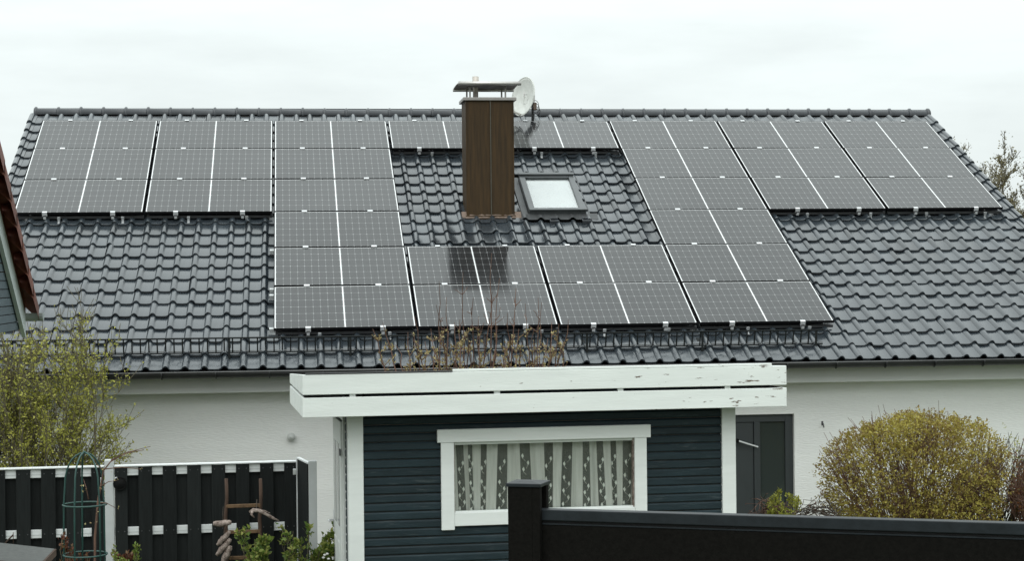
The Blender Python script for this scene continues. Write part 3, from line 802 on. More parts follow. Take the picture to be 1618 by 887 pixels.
# mounting frame: rails, clamps between panels, end clamps, roof hooks
mf = thing('mounting_frame', 'silver clamps, rails and roof hooks holding the solar panels', 'mounting frame', tuple(RP(7, -3.4, TN)))
MFL = Vector(RP(7, -3.4, TN))
def clone_at(name, me, parent, Mx):
    o = bpy.data.objects.new(name, me); col.objects.link(o); o.parent = parent; o.matrix_basis = Matrix.Translation(-MFL) @ Mx; return o
cm = MB(); cm.box(-0.036, 0.036, -0.020, 0.020, 0.001, 0.010); cm.box(-0.036, 0.036, -0.004, 0.004, -0.05, 0.001)
me_clamp = None
em = MB(); em.box(-0.032, 0.032, -0.012, 0.022, 0.001, 0.008); em.box(-0.032, 0.032, -0.018, -0.012, -0.050, 0.008); em.box(-0.018, 0.018, -0.04, 0.01, -0.085, -0.052)
me_end = None
hm = MB(); hm.box(-0.016, 0.016, -0.006, 0.0, -0.10, -0.028); hm.box(-0.016, 0.016, -0.05, 0.0, -0.105, -0.10); hm.box(-0.02, 0.02, 0.0, 0.02, -0.06, -0.03)
me_hook = None
def put(kind, x, s, n=0.0, flip=False):
    global me_clamp, me_end, me_hook
    Mx = Matrix.Translation(RP(x, s, n)) @ ROOF_R @ (Matrix.Rotation(math.pi, 4, 'Z') if flip else Matrix.Identity(4))
    if kind == 'clamp':
        if me_clamp is None: o = cm.build('clamp', M['alu_bright'], mf, bevel=0.0); me_clamp = o.data; o.matrix_basis = Matrix.Translation(-MFL) @ Mx
        else: clone_at('clamp', me_clamp, mf, Mx)
    elif kind == 'end':
        if me_end is None: o = em.build('end_clamp', M['alu_bright'], mf); me_end = o.data; o.matrix_basis = Matrix.Translation(-MFL) @ Mx
        else: clone_at('end_clamp', me_end, mf, Mx)
    else:
        if me_hook is None: o = hm.build('roof_hook', M['alu'], mf); me_hook = o.data; o.matrix_basis = Matrix.Translation(-MFL) @ Mx
        else: clone_at('roof_hook', me_hook, mf, Mx)
def rail(x0, s0, x1, s1, n, wdt=0.04, mt='alu_dark'):
    b = MB(); b.bar(RP(x0, s0, n), RP(x1, s1, n), wdt, 0.035, up=(0, -SP, CP)); return b.build('rail', M[mt], mf, world=True)
OS = set(OCC)
for c in range(8):
    rows = sorted(r for cc, r in OCC if cc == c)
    runs, cur = [], [rows[0]]
    for r in rows[1:]:
        if r == cur[-1] + 1: cur.append(r)
        else: runs.append(cur); cur = [r]
    runs.append(cur)
    for run in runs:
        top, bot = -run[0] * PYP, -run[-1] * PYP - PH
        for fr in (0.24, 0.765):
            x = c * PXP + PW * fr
            rail(x, top + 0.04, x, bot - 0.035, -0.053)
            put('end', x, top - 0.0, 0.0, flip=True)
            for r in run[:-1]: put('clamp', x, -r * PYP - PH - (PYP - PH) / 2)
            put('end', x, bot)
        # cross rail below the lower edge with roof hooks
        rail(c * PXP + 0.02, bot + 0.05, c * PXP + PXP - 0.02, bot + 0.05, -0.092, 0.035)
        for fr in (0.33 + rng.uniform(-.03, .03), 0.83 + rng.uniform(-.05, .05)):
            put('hook', c * PXP + PW * fr, bot - 0.045, -0.025)
for r in (3, 4, 5):
    for ds in ((1.10,) if r < 5 else (0.12, 1.02)):
        s = -r * PYP - ds
        b = MB(); b.bar(RP(2 * PXP - 0.055, s, -0.085), RP(2 * PXP + 0.1, s, -0.085), 0.045, 0.05, up=(0, -SP, CP)); b.build('rail_end', M['post_al'], mf, world=True)

# ------------------------------------------------------------------ satellite dish beside the chimney
dc = Vector(tuple(atY(828.5, 153, -0.1)))
dish = thing('satellite_dish', 'weathered white satellite dish on a mast beside the chimney', 'satellite dish', (dc.x + 0.16, dc.y + 0.22, RP(0, 0.1, TN).z))
facing = Vector((-0.80, -0.50, 0.14)).normalized()
upv = Vector((0.12, 0, 1)); rx = upv.cross(facing).normalized(); uy = facing.cross(rx)
DM = Matrix(((rx.x, uy.x, facing.x, 0), (rx.y, uy.y, facing.y, 0), (rx.z, uy.z, facing.z, 0), (0, 0, 0, 1)))
b = MB(); vs, fs = [], []
RN, KN = 9, 28
for i in range(RN + 1):
    t = i / RN
    for k in range(KN):
        a = 2 * math.pi * k / KN
        p = DM @ Vector((0.27 * t * math.cos(a), 0.305 * t * math.sin(a), 0.055 * t * t - 0.03))
        vs.append(dc + p)
for i in range(RN):
    for k in range(KN):
        k2 = (k + 1) % KN; fs.append((i * KN + k, i * KN + k2, (i + 1) * KN + k2, (i + 1) * KN + k))
b.add(vs, fs, True)
rf = b.build('reflector', M['dish'], dish, world=True)
so = rf.modifiers.new('solid', 'SOLIDIFY'); so.thickness = 0.012; so.offset = 0
b = MB(); b.tube([dc + DM @ Vector((0.272 * math.cos(a), 0.307 * math.sin(a), 0.026)) for a in [2 * math.pi * k / 32 for k in range(33)]], 0.009, 6, cap=False); b.build('rim', M['dish'], rf, world=True)
# faint embossed mark on the reflector
b = MB()
for (px, py, w_, h_) in ((0.06, -0.02, 0.012, 0.16), (-0.03, -0.05, 0.012, 0.12), (0.015, 0.05, 0.07, 0.012), (0.015, -0.10, 0.07, 0.012)):
    tt = (px / 0.27) ** 2 + (py / 0.305) ** 2
    b.obox(Matrix.Translation(dc) @ DM @ Matrix.Translation(Vector((px, py, 0.055 * tt - 0.021))), w_, h_, 0.006)
b.build('embossed_mark', M['dish'], rf, world=True)
mb_, mt_ = Vector((dc.x + 0.16, dc.y + 0.22, RP(0, 0.1, TN).z - 0.02)), Vector((dc.x + 0.16, dc.y + 0.22, dc.z + 0.05))
b = MB(); b.tube([mb_, mt_], 0.024, 10); b.build('mast', M['alu_dark'], dish, world=True)
b = MB(); b.bar(dc - facing * 0.035, mt_ - Vector((0, 0, 0.06)), 0.09, 0.14); b.build('bracket', M['steel'], dish, world=True, bevel=0.006)
lnb = dc + facing * 0.36 - uy * 0.26
b = MB(); b.bar(dc - uy * 0.29 - facing * 0.02, lnb, 0.03, 0.025); b.bar(dc - uy * 0.31 - facing * 0.0, dc - uy * 0.12 - facing * 0.06, 0.11, 0.02); b.build('feed_arm', M['steel'], dish, world=True)
b = MB(); b.tube([lnb, lnb - facing * 0.03 + uy * 0.03, lnb - facing * 0.09 + uy * 0.08], [0.022, 0.022, 0.03], 10); b.build('receiver', M['dish'], dish, world=True)
for k in range(3):
    b = MB(); q = mt_ + Vector((0.03, -0.02, -0.16 - 0.03 * k))
    b.tube([q + Vector((0.06 * math.sin(t) + 0.01 * k, -0.02, 0.075 * math.cos(t) - 0.02 * k)) for t in [i * 0.5 for i in range(12)]], 0.0045, 5); b.build('cable', M['cloth'], dish, world=True)
b = MB(); b.box(mt_.x + 0.005, mt_.x + 0.06, mt_.y - 0.04, mt_.y + 0.02, mt_.z - 0.24, mt_.z - 0.12); b.build('switch_box', M['mortar'], dish, world=True, bevel=0.004)

# ------------------------------------------------------------------ garden shed
SH0 = Vector((3.788, -12.007, 0.0)); SHR = math.radians(3.2)
shed_g = gz(-12.0)
shed = thing('garden_shed', 'dark blue boarded garden shed with white fascia, posts and window frame', 'shed', (SH0.x, SH0.y, 0), SHR)
SHM = ROOT[shed.name]; SHI = SHM.inverted()
def sl(x, y, ly):                                      # pixel -> shed local point on the plane local y = ly
    n = SHM.to_3x3() @ Vector((0, 1, 0)); p0 = SHM @ Vector((0, ly, 0))
    dd = Vector(ray(x, y)); o = Vector(CAM)
    return SHI @ (o + dd * ((p0 - o).dot(n) / dd.dot(n)))
SW = sl(1243, 610, 0).x                                # fascia length
WY = 0.34                                              # front wall plane behind the fascia
f1 = [sl(478, 593, 0).z, sl(478, 624.9, 0).z, sl(478, 629.7, 0).z, sl(478, 660.8, 0).z]
Zt, Zm1, Zm0, Zb = f1
SD = 1.95                                              # depth of the roof
wl_x = sl(550, 760, WY).x; wr_x = sl(1161.5, 760, WY).x
pl = sl(574, 760, WY).x - wl_x; pr = wr_x - sl(1140, 760, WY).x
# fascia boards
def fb(nm, x0, x1, y0, y1, z0, z1, mt='fascia'):
    b = MB(); b.box(x0, x1, y0, y1, z0, z1); return b.build(nm, M[mt], shed, bevel=0.004)
fb('fascia_board', 0, SW, 0, 0.026, Zm1, Zt); fb('fascia_board', 0, SW, 0, 0.026, Zb, Zm0)
fb('cap_strip', 0.028, SW * 0.30, -0.004, 0.05, Zt + 0.001, Zt + 0.013, 'gutter')
fb('cap_strip', SW * 0.30 + 0.004, SW - 0.14, 0.004, 0.05, Zt + 0.002, Zt + 0.024)
DROP = 0.045                                           # the roof falls gently to the back
for x0, x1 in ((0.0, 0.026), (SW - 0.026, SW)):
    for za, zb2 in ((Zm1, Zt), (Zb, Zm0)):
        dq = DROP * SD * (1 if za == Zm1 else 0)
        b = MB(); b.prism([(0.028, za), (SD, za), (SD, zb2 - dq), (0.028, zb2)], 'x', x0, x1); b.build('side_fascia_board', M['fascia'], shed, bevel=0.003)
fb('back_fascia_board', 0.028, SW - 0.028, SD - 0.026, SD, Zb, Zt - DROP * SD - 0.03)
for xx in (0.42, 1.73, 2.88, 3.9):
    fb('batten', xx, xx + 0.055, 0.028, 0.06, Zb + 0.01, Zt - 0.02, 'white')
b = MB(); b.prism([(0.062, Zt - 0.05), (SD - 0.028, Zt - 0.05 - DROP * SD), (SD - 0.028, Zt - 0.012 - DROP * SD), (0.062, Zt - 0.012)], 'x', 0.03, SW - 0.03); b.build('roof', M['roofing'], shed)
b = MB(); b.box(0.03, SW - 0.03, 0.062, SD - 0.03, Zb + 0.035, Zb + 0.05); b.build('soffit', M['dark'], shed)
# corner posts
postb = shed_g - 0.05
for x0, x1 in ((wl_x, wl_x + pl), (wr_x - pr, wr_x)):
    b = MB(); b.box(x0, x1, WY - 0.035, WY + 0.10, postb, Zb + 0.033); b.build('corner_post', M['white'], shed, bevel=0.004)
# window opening
o1, o2 = sl(717, 702, WY), sl(1001.5, 806, WY)
wo0, wo1 = o1.x, o2.x
wz1, wz0 = sl(717, 702, WY).z, sl(717, 811, WY).z
# boards, each with a chamfered upper edge; boards beside the window are separate pieces
BP = 0.0795
bx0, bx1 = wl_x + pl + 0.001, wr_x - pr - 0.001
zz = sl(574, 673, WY).z + 0.24
seg_me = {}
def board(x0, x1, z0):
    b = MB()
    b.prism([(WY + 0.022, z0), (WY - 0.001, z0 + 0.003), (WY - 0.005, z0 + 0.010), (WY - 0.005, z0 + BP - 0.020), (WY + 0.006, z0 + BP - 0.0065), (WY + 0.022, z0 + BP - 0.0055)], 'x', x0, x1)
    b.build('board', M['board'], shed)
z = zz
while z > shed_g - 0.08:
    if z + BP < wz0 - 0.06 or z > wz1 + 0.02: board(bx0, bx1, z)
    else: board(bx0, wo0 - 0.05, z); board(wo1 + 0.05, bx1, z)
    z -= BP
# wall shell behind the boards
b = MB(); y0, y1 = WY + 0.024, WY + 0.055
b.box(wl_x + 0.04, wo0 - 0.02, y0, y1, shed_g - 0.05, Zb + 0.034); b.box(wo1 + 0.02, wr_x - 0.04, y0, y1, shed_g - 0.05, Zb + 0.034)
b.box(wo0 - 0.02, wo1 + 0.02, y0, y1, wz1 + 0.01, Zb + 0.034); b.box(wo0 - 0.02, wo1 + 0.02, y0, y1, shed_g - 0.05, wz0 - 0.01)
b.build('front_wall', M['inside'], shed)
b = MB(); b.box(wr_x - 0.04, wr_x - 0.012, WY + 0.102, SD - 0.2, shed_g - 0.05, Zb + 0.034); b.box(wl_x + 0.012, wr_x - 0.012, SD - 0.2, SD - 0.17, shed_g - 0.05, Zb + 0.034)
b.build('rear_walls', M['board'], shed)
b = MB(); b.box(wl_x + 0.03, wl_x + 0.05, WY + 0.102, SD - 0.2, shed_g - 0.05, Zb + 0.034); b.build('side_wall', M['board'], shed)
z = zz
while z > shed_g - 0.08:
    b = MB(); b.prism([(wl_x + 0.029, z), (wl_x + 0.010, z + 0.003), (wl_x + 0.006, z + 0.010), (wl_x + 0.006, z + BP - 0.02), (wl_x + 0.015, z + BP - 0.0065), (wl_x + 0.029, z + BP - 0.0055)], 'y', WY + 0.102, WY + 0.355); b.build('board', M['board'], shed)
    z -= BP
b = MB(); b.box(wl_x + 0.05, wr_x - 0.05, WY + 0.06, SD - 0.2, shed_g, shed_g + 0.05); b.build('floor', M['inside'], shed)
# side door, white, two raised panels and a lever handle
dx = wl_x - 0.012
b = MB(); b.box(dx, dx + 0.036, WY + 0.36, WY + 1.34, Zb - 0.09, Zb + 0.03); b.box(dx, dx + 0.036, WY + 0.36, WY + 0.43, shed_g, Zb - 0.092); b.box(dx, dx + 0.036, WY + 1.27, WY + 1.34, shed_g, Zb - 0.092)
sdoor = b.build('door', M['white_door'], shed)
b = MB(); b.box(dx - 0.02, dx + 0.012, WY + 0.44, WY + 1.26, shed_g + 0.02, Zb - 0.105); b.build('leaf', M['white_door'], sdoor, bevel=0.005)
for ya, yb2 in ((WY + 0.56, WY + 0.78), (WY + 0.92, WY + 1.14)):
    b = MB(); b.box(dx - 0.024, dx - 0.0195, ya, yb2, Zb - 1.1, Zb - 0.32); b.build('pane', glass_mat('side_glass', (0.6, 0.63, 0.62), 0.05, 0.55, (0.16, 0.17, 0.165)), sdoor)
    b = MB(); b.box(dx - 0.026, dx - 0.0195, ya, yb2, Zb - 2.0, Zb - 1.25); b.build('door_panel', M['white_door'], sdoor, bevel=0.006)
b = MB(); hh = Zb - 1.12
b.tube([(dx - 0.02, WY + 1.20, hh), (dx - 0.075, WY + 1.20, hh), (dx - 0.075, WY + 1.08, hh)], 0.009, 8); b.box(dx - 0.026, dx - 0.02, WY + 1.18, WY + 1.225, hh - 0.10, hh + 0.10); b.build('handle', M['alu_bright'], sdoor)
b = MB(); b.box(dx - 0.03, dx - 0.018, WY + 0.41, WY + 0.49, Zb - 0.42, Zb - 0.36); b.build('hinge', M['alu_dark'], sdoor)
# window casing
wn_ = MB()
win = setp(bpy.data.objects.new('window', None)); col.objects.link(win); win.parent = shed
def cas(nm, x0, x1, y0, y1, z0, z1):
    b = MB(); b.box(x0, x1, y0, y1, z0, z1); return b.build(nm, M['white'], win, bevel=0.004)
hx0_, hx1_ = sl(690.5, 680, WY - 0.03).x, sl(1027.5, 680, WY - 0.03).x
hz1_, hz0_ = sl(690.5, 679.5, WY - 0.03).z, sl(690.5, 700.3, WY - 0.03).z
cx0, cx1 = sl(697, 760, WY - 0.03).x, sl(1022, 760, WY - 0.03).x
cz0 = sl(697, 839, WY - 0.03).z; bz0, bz1 = sl(717, 832.5, WY - 0.03).z, sl(717, 811.5, WY - 0.03).z
cas('head_board', hx0_, hx1_, WY - 0.050, WY - 0.006, hz0_, hz1_)
cas('casing_board', cx0, wo0 - 0.004, WY - 0.042, WY - 0.006, cz0, hz0_ - 0.001)
cas('casing_board', wo1 + 0.004, cx1, WY - 0.042, WY - 0.006, cz0, hz0_ - 0.001)
cas('sill_board', wo0 - 0.003, wo1 + 0.003, WY - 0.038, WY - 0.006, bz0, bz1)
# sash
for a in ((wo0 - 0.02, wo0 + 0.006, wz0 - 0.01, wz1 + 0.01), (wo1 - 0.008, wo1 + 0.02, wz0 - 0.01, wz1 + 0.01), (wo0 + 0.006, wo1 - 0.008, wz1 - 0.010, wz1 + 0.012), (wo0 + 0.006, wo1 - 0.008, wz0 - 0.012, wz0 + 0.012)):
    b = MB(); b.box(a[0], a[1], WY - 0.004, WY + 0.05, a[2], a[3]); b.build('sash', M['wood2'] if a[1] - a[0] < 0.05 else M['white'], win)
b = MB(); b.box(wo0 - 0.01, wo1 + 0.01, WY + 0.010, WY + 0.014, wz0, wz1); b.build('pane', glass_mat('shed_glass', (0.93, 0.95, 0.94)), win)

# lace curtain: wide woven bands and narrow sheer bands with embroidered sprigs
def curtain_mat():
    m = bpy.data.materials.new('lace_curtain'); m.use_nodes = True
    N, L, B = nodes(m)
    out = N['Material Output']
    a = N.new('ShaderNodeAttribute'); a.attribute_name = 'band'
    tr = N.new('ShaderNodeBsdfTransparent')
    B.inputs['Roughness'].default_value = 0.9; B.inputs['Specular IOR Level'].default_value = 0.1
    tc = N.new('ShaderNodeTexCoord'); mp = N.new('ShaderNodeMapping'); mp.inputs['Scale'].default_value = (60, 60, 4)
    L.new(tc.outputs['Object'], mp.inputs[0])
    nz = N.new('ShaderNodeTexNoise'); nz.inputs['Scale'].default_value = 1.0; L.new(mp.outputs[0], nz.inputs['Vector'])
    rr = N.new('ShaderNodeMix'); rr.data_type = 'RGBA'; rr.inputs['A'].default_value = (0.50, 0.485, 0.455, 1); rr.inputs['B'].default_value = (0.78, 0.76, 0.72, 1)
    L.new(nz.outputs['Fac'], rr.inputs['Factor']); L.new(rr.outputs['Result'], B.inputs['Base Color'])
    op = N.new('ShaderNodeMapRange'); op.inputs['To Min'].default_value = 0.17; op.inputs['To Max'].default_value = 0.86
    L.new(a.outputs['Fac'], op.inputs['Value'])
    ms = N.new('ShaderNodeMixShader'); L.new(op.outputs[0], ms.inputs[0]); L.new(tr.outputs[0], ms.inputs[1]); L.new(B.outputs[0], ms.inputs[2])
    L.new(ms.outputs[0], out.inputs[0])
    return m
cur_y = WY + 0.085
sheer = [(720, 732), (739, 746), (761, 770), (787, 803), (821, 837), (859, 874), (890, 905), (921, 931), (943, 953), (964, 974), (985, 1000)]
sheer_l = [(sl(a, 750, cur_y).x, sl(b_, 750, cur_y).x) for a, b_ in sheer]
c0, c1 = wo0 - 0.05, wo1 + 0.05
ct = MB(); NXC, NZC = 330, 14
cz_top, cz_bot = wz1 + 0.06, wz0 - 0.05
def fold(x, t):
    sw = 0.010 * (1 - t) * math.sin(x * 5.0 + 1.0)
    ph = 0
    return 0.019 * math.sin(x * 34 + 2.2 * math.sin(x * 5)) * (0.5 + 0.5 * (1 - t)) + 0.008 * math.sin(x * 71 + 1) + sw
vs, band = [], []
for j in range(NZC + 1):
    t = j / NZC; z = cz_bot + (cz_top - cz_bot) * t
    for i in range(NXC + 1):
        x = c0 + (c1 - c0) * i / NXC
        drift = 0.030 * (1 - t) * math.sin(x * 9.3 + 0.5)
        vs.append((x + drift, cur_y + fold(x, t), z))
        band.append(0.0 if any(a < x < b_ for a, b_ in sheer_l) else 1.0)
fs = [(j * (NXC + 1) + i, j * (NXC + 1) + i + 1, (j + 1) * (NXC + 1) + i + 1, (j + 1) * (NXC + 1) + i) for j in range(NZC) for i in range(NXC)]
curtain = thing('curtain', 'lace curtain with sheer sprigged stripes inside the shed window', 'curtain', tuple(SHM @ Vector(((c0 + c1) / 2, cur_y, cz_bot))), SHR)
off = Vector(((c0 + c1) / 2, cur_y, cz_bot))
ct.add([tuple(Vector(v) - off) for v in vs], fs, True)
co = ct.build('cloth', curtain_mat(), curtain)
at = co.data.attributes.new('band', 'FLOAT', 'POINT'); at.data.foreach_set('value', np.array(band, np.float32))
sp_ = MB()
hgt = wz1 - wz0
for a, b_ in sheer_l:
    xm = (a + b_) / 2; wd = b_ - a
    z = cz_bot + 0.06 + rng.uniform(0, 0.03); k = 0
    while z < wz1 - 0.13:
        tt = (z - cz_bot) / (cz_top - cz_bot)
        dr0 = 0.030 * (1 - tt) * math.sin(xm * 9.3 + 0.5)
        sx = xm + (0.26 if k % 2 else -0.26) * wd + dr0 + rng.gauss(0, 0.003)
        y = cur_y + fold(sx, tt) - 0.006
        h, w2 = 0.024, 0.0125
        if k % 6 != 5:
            sp_.add([tuple(Vector(p) - off) for p in ((sx, y, z - h), (sx + w2, y, z - 0.004), (sx + 0.003, y, z + h), (sx - w2, y, z + 0.004))], [(0, 1, 2, 3)])
            q0 = (xm + dr0, cur_y + fold(xm, tt) - 0.005, z - 0.05)
            sp_.add([tuple(Vector(p) - off) for p in (q0, (q0[0] + 0.003, q0[1], q0[2]), (sx + 0.0015, y, z - h), (sx - 0.0015, y, z - h))], [(0, 1, 2, 3)])
        z += 0.062 + rng.uniform(-0.006, 0.006); k += 1
setp(sp_.build('embroidered_sprigs', mat('embroidery', (0.66, 0.66, 0.62), 0.8, 0.05), curtain), kind='stuff')

# ------------------------------------------------------------------ left fence: composite boards on silver rails
fA, fB_ = Vector(tuple(atD(-60, 748, 17.95))), Vector(tuple(atD(468, 731, 18.5)))
ftop = 1.885
frz = math.atan2(fB_.y - fA.y, fB_.x - fA.x)
fence = thing('board_fence', 'black composite board fence with silver rails beside the white house wall', 'fence', (fA.x, fA.y, 0), frz)
flen = math.hypot(fB_.x - fA.x, fB_.y - fA.y)
FMI = ROOT[fence.name].inverted()
def fx(px, py=770):
    n = ROOT[fence.name].to_3x3() @ Vector((0, 1, 0)); dd = Vector(ray(px, py)); o = Vector(CAM)
    return (FMI @ (o + dd * ((Vector((fA.x, fA.y, 0)) - o).dot(n) / dd.dot(n))))
pxs = fx(173).x
zr = [fx(200, 850).z]
rail_rows = [ftop - 0.048, fx(230, 839).z, fx(230, 839).z - 0.70]
secs = [(-1.8, pxs - 0.05), (pxs + 0.05, flen)]
for s0_, s1_ in secs:
    for zc in rail_rows:
        for dy in (0.0,):
            b = MB(); b.box(s0_, s1_, -0.018, 0.018, zc - 0.042, zc + 0.042); rr = b.build('rail', M['rail_al'], fence, bevel=0.004)
            b = MB(); b.box(s0_ + 0.002, s1_ - 0.002, -0.021, -0.0182, zc - 0.012, zc - 0.006); b.build('groove', M['post_al'], rr)
    b = MB(); b.box(s0_, s1_, -0.05, 0.05, ftop + 0.001, ftop + 0.016); b.build('top_cap', M['rail_al'], fence, bevel=0.003)
# front boards between visible rail squares and back boards behind
gap_px = [(-32, -14), (8.7, 26), (48.5, 65.5), (88, 105), (128, 144.5)]
gap_px2 = [(201.5, 219), (240.5, 257.5), (279, 296), (317.5, 334.5), (356, 373), (394, 411), (432, 449)]
def boards(gaps, s0_, s1_):
    g = [(fx(a).x, fx(b_).x) for a, b_ in gaps]
    edges = [s0_] + [v for ab in g for v in ab] + [s1_]
    for i in range(0, len(edges), 2):
        b = MB(); b.box(edges[i], edges[i + 1], -0.040, -0.0205, 0.08, ftop - 0.003); bb = b.build('board', M['wpc'], fence, bevel=0.002)
        for zc in rail_rows[:2]:
            for xx in (edges[i] + 0.03, edges[i + 1] - 0.03):
                if edges[i + 1] - edges[i] > 0.1:
                    b = MB(); b.lathe([(0.0055, 0), (0.004, 0.003), (0, 0.003)], (xx, -0.0402, zc), 6, Matrix.Rotation(math.pi / 2, 4, 'X')); b.build('screw', M['alu_dark'], bb)
    for a, b_ in g:
        b = MB(); b.box(a - 0.03, b_ + 0.03, 0.019, 0.038, 0.08, ftop - 0.003); b.build('board', M['wpc'], fence, bevel=0.002)
boards(gap_px, fx(-70).x, pxs - 0.055)
boards(gap_px2, pxs + 0.055, flen)
b = MB(); b.box(pxs - 0.045, pxs + 0.045, -0.052, 0.045, -0.1, ftop + 0.075); b.build('post', M['post_al'], fence, bevel=0.006)
for xx in (pxs - 0.075, pxs + 0.065):
    b = MB(); b.box(xx - 0.012, xx + 0.016, -0.062, -0.042, ftop - 0.16, ftop - 0.10); b.build('bracket', M['alu'], fence, bevel=0.003)
# round dark plate on the fence
rpp = fx(190, 764)
disc = thing('round_plate', 'dark round plate on the black fence beside the silver post', 'plate', tuple(ROOT[fence.name] @ Vector((rpp.x, -0.05, rpp.z))), frz)
b = MB(); b.lathe([(0, -0.004), (0.062, -0.004), (0.068, 0.004), (0.062, 0.018), (0, 0.024)], (0, 0, 0), 20, Matrix.Rotation(math.pi / 2, 4, 'X')); b.build('plate_disc', M['cloth'], disc)
b = MB(); b.lathe([(0.058, 0.02), (0.064, 0.024), (0.068, 0.018)], (0, 0, 0), 20, Matrix.Rotation(math.pi / 2, 4, 'X')); b.build('rim', M['cloth'], disc)

# fence return: short dark leaf ending in a silver post, near the shed
ra, rb = atD(471, 724, 18.4), atD(488, 731, 17.85)
ret = thing('fence_return', 'short dark fence leaf with silver end post between fence and shed', 'fence', (rb[0], rb[1], 0))
zt = 1.935
b = MB(); b.bar((ra[0], ra[1], zt / 2 + 0.02), (rb[0], rb[1], zt / 2 + 0.02), 0.03, zt - 0.06); b.build('leaf', M['wpc'], ret, world=True)
b = MB(); b.bar((ra[0], ra[1], zt / 2), (ra[0] + 0.002, ra[1] - 0.035, zt / 2), 0.042, zt); b.build('edge_profile', M['rail_al'], ret, world=True)
b = MB(); b.bar((ra[0], ra[1], zt + 0.003), (rb[0], rb[1], zt + 0.003), 0.036, 0.014); b.build('top_cap', M['rail_al'], ret, world=True)
b = MB(); b.box(rb[0] - 0.005, rb[0] + 0.075, rb[1] - 0.085, rb[1] - 0.002, -0.1, zt + 0.03); b.build('post', M['post_al'], ret, world=True, bevel=0.004)
q = atD(466, 746, 18.3); b = MB(); b.box(q[0] - 0.02, q[0] + 0.015, q[1] - 0.03, q[1], q[2] - 0.03, q[2] + 0.03); b.build('bracket', M['alu'], ret, world=True, bevel=0.004)

# ------------------------------------------------------------------ front fence (near the viewer)
fp0, fp1 = Vector(tuple(atD(870, 805, 5.0))), Vector(tuple(atD(1618, 826, 4.63)))
ffr = math.atan2(fp1.y - fp0.y, fp1.x - fp0.x)
ffz = fp0.z
ff = thing('privacy_fence', 'black privacy fence panel with square post in the near foreground', 'fence', (fp0.x, fp0.y, gz(-23.2)), ffr)
base = gz(-23.2)
lz = ffz - base
PWD = 0.092
# post sits at the left end; local x along the fence, local -y towards the viewer
b = MB(); sl_ = 0.024
pxl, pxr = -0.110, -0.018
pyf, pyb = -0.046, 0.046
ptop = atD(840, 769, 5.0)[2] - base
b.box(pxl, pxr - 0.022, pyf, pyb, -0.2, ptop)
b.box(pxr - 0.0225, pxr, pyf, -0.022, -0.2, ptop - 0.001); b.box(pxr - 0.0225, pxr, 0.022, pyb, -0.2, ptop - 0.001)
b.build('post', M['ff'], ff, bevel=0.002)
b = MB(); ov = 0.004
b.prism([(pxl - ov, pyf - ov), (pxr + ov, pyf - ov), (pxr + ov, pyb + ov), (pxl - ov, pyb + ov)], 'z', ptop + 0.0005, ptop + 0.0105)
cxp = (pxl + pxr) / 2
b.add([(pxl - ov + .004, pyf - ov + .004, ptop + 0.0105), (pxr + ov - .004, pyf - ov + .004, ptop + 0.0105), (pxr + ov - .004, pyb + ov - .004, ptop + 0.0105), (pxl - ov + .004, pyb + ov - .004, ptop + 0.0105),
       (pxl + .03, pyf + .03, ptop + 0.0145), (pxr - .03, pyf + .03, ptop + 0.0145), (pxr - .03, pyb - .03, ptop + 0.0145), (pxl + .03, pyb - .03, ptop + 0.0145)],
      [(0, 1, 5, 4), (1, 2, 6, 5), (2, 3, 7, 6), (3, 0, 4, 7), (4, 5, 6, 7)])
b.build('post_cap', M['ffrail'], ff, bevel=0.0015)
FL = 2.0
b = MB(); b.box(-0.038, FL, -0.020, 0.020, lz - 0.030, lz); b.build('top_rail', M['ffrail'], ff, bevel=0.002)
b = MB(); b.box(-0.038, FL, -0.009, 0.009, lz - 0.0375, lz - 0.0302); b.build('gap_shade_strip', M['dark'], ff)  # solid near-black strip: shade of the gap put into its colour
b = MB(); b.box(-0.038, FL, -0.017, 0.017, lz - 0.0415, lz - 0.0377); b.build('panel_edge', M['ffrail'], ff)
z = lz - 0.0417
k = 0
while z > 0.1:
    b = MB(); b.box(-0.038, FL, -0.0155, 0.0155, z - 0.297, z - 0.001); b.build('panel_board', M['ff'], ff, bevel=0.0015); z -= 0.30
b = MB(); b.box(FL + 0.002, FL + 0.094, pyf, pyb, -0.2, ptop); b.build('post', M['ff'], ff, bevel=0.002)

# ------------------------------------------------------------------ neighbour's pavilion roof at the left edge
pe = atD(61, 489, 14.2); pX = pe[0]
pt_ = atX(0, 226, pX); pslope = math.atan2(pt_[2] - pe[2], pe[1] - pt_[1]); pc, ps_ = math.cos(pslope), math.sin(pslope)
pav = thing('garden_pavilion', 'grey boarded gable with red brown tiled verge at the left edge', 'pavilion', (pX - 1.2, pe[1] - 3.0, gz(pe[1] - 3)))
half = 3.2                                             # horizontal run from eave to ridge
def PV(x, run, up):                                    # run metres from eave towards the ridge (to the viewer)
    return (x, pe[1] - run - up * ps_ * 0 , pe[2] + run * math.tan(pslope) + up)
